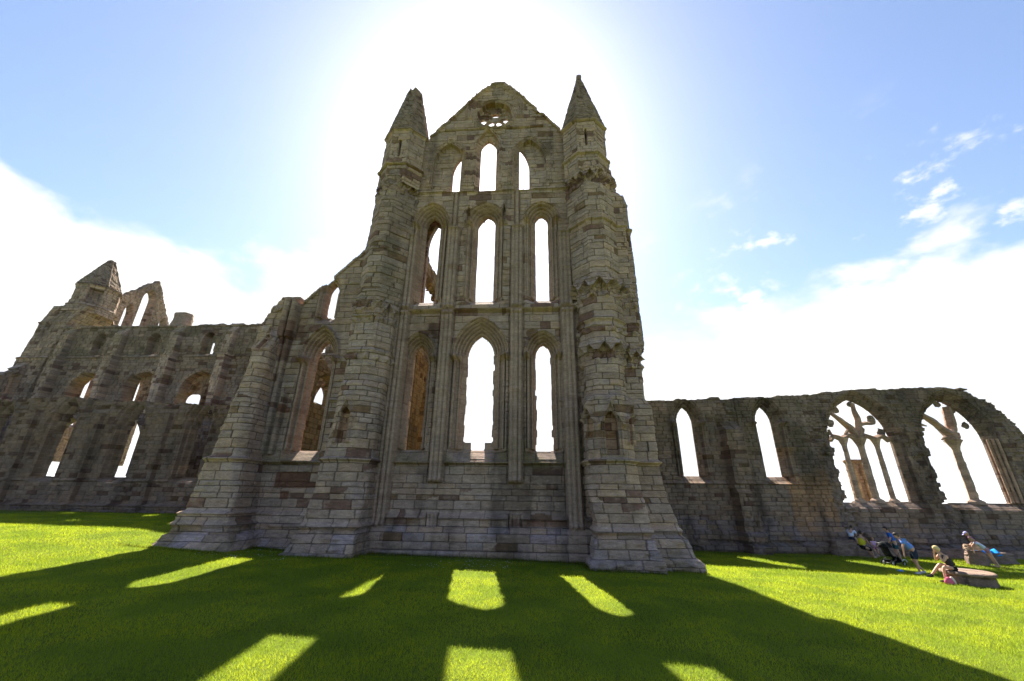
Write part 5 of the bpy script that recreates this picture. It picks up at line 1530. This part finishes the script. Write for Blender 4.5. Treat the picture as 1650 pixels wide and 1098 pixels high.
# blue towel over the footing
V, F = [], []; nn = 12
for j in range(7):
    for i in range(nn):
        x = (i / (nn - 1) - .5) * .95; y = (j / 6 - .5) * .5
        V.append((x, y, .10 * math.sin(i * 1.3) * (1 - abs(x)) + .12 * vn(np.array([i * .8]), np.array([j * .9]), 3)[0] - .25 * max(0, -y) * 1.2 - .3 * max(0, abs(x) - .25)))
n0 = len(V); V += [(a_, b_, c_ - .02) for a_, b_, c_ in V]
for j in range(6):
    for i in range(nn - 1):
        a_ = j * nn + i; F.append((a_, a_ + 1, a_ + nn + 1, a_ + nn)); F.append((n0 + a_, n0 + a_ + nn, n0 + a_ + nn + 1, n0 + a_ + 1))
for i in range(nn - 1): F.append((i, n0 + i, n0 + i + 1, i + 1)); a_ = 6 * nn + i; F.append((a_ + 1, n0 + a_ + 1, n0 + a_, a_))
for j in range(6): a_ = j * nn; F.append((a_ + nn, n0 + a_ + nn, n0 + a_, a_)); a_ = j * nn + nn - 1; F.append((a_, n0 + a_, n0 + a_ + nn, a_ + nn))
tw = raw('towel', V, F, cloth('bright_blue_towelling', (.01, .22, .62)), None)
tw['label'] = 'crumpled bright blue towel lying over the stones by the wall'; tw['category'] = 'towel'
# stones it lies on
lst = thing('loose_stone', 'large dark fallen stone at the wall foot under the blue towel', 'stone', (25.0, 26.8, G(25, 26.8)))
lump(lst, 'stone', 25.0, 26.8, 2.3, 1.3, .55, 95, colr=(.17, .15, .125))
tw.location = (24.7, 26.45, G(25, 26.8) + .60); tw.rotation_euler = (R(18), 0, R(-8))
V, F = [], []; ell(V, F, (0, 0, .03), (.13, .13, .035), None, 16, 8); ell(V, F, (0, 0, .05), (.07, .07, .04), None, 12, 6)
fb = raw('toy_disc', V, F, cloth('blue_plastic', (.12, .28, .65)), None); fb.location = (16.55, 22.1, G(16.55, 22.1)); fb['label'] = 'small blue disc lying on the grass left of the bending man'; fb['category'] = 'toy'

# ================================================================== AIR
hzm, t = newmat('haze_air'); n = t.nodes.new; l = t.links.new
o_ = n('ShaderNodeOutputMaterial'); pv = n('ShaderNodeVolumePrincipled'); pv.inputs['Color'].default_value = (.93, .96, 1, 1); pv.inputs['Density'].default_value = .00010; pv.inputs['Anisotropy'].default_value = .3
l(pv.outputs[0], o_.inputs['Volume'])
hx0, hx1, hy0, hy1, hz0, hz1 = -3000, 17000, -1000, 13000, -75, 80
hv = [(hx0, hy0, hz0), (hx1, hy0, hz0), (hx1, hy1, hz0), (hx0, hy1, hz0), (hx0, hy0, hz1), (hx1, hy0, hz1), (hx1, hy1, hz1), (hx0, hy1, hz1)]
hf_ = [(0, 3, 2, 1), (4, 5, 6, 7), (0, 1, 5, 4), (1, 2, 6, 5), (2, 3, 7, 6), (3, 0, 4, 7)]
ho = raw('haze', hv, hf_, hzm, None, False); ho['kind'] = 'stuff'
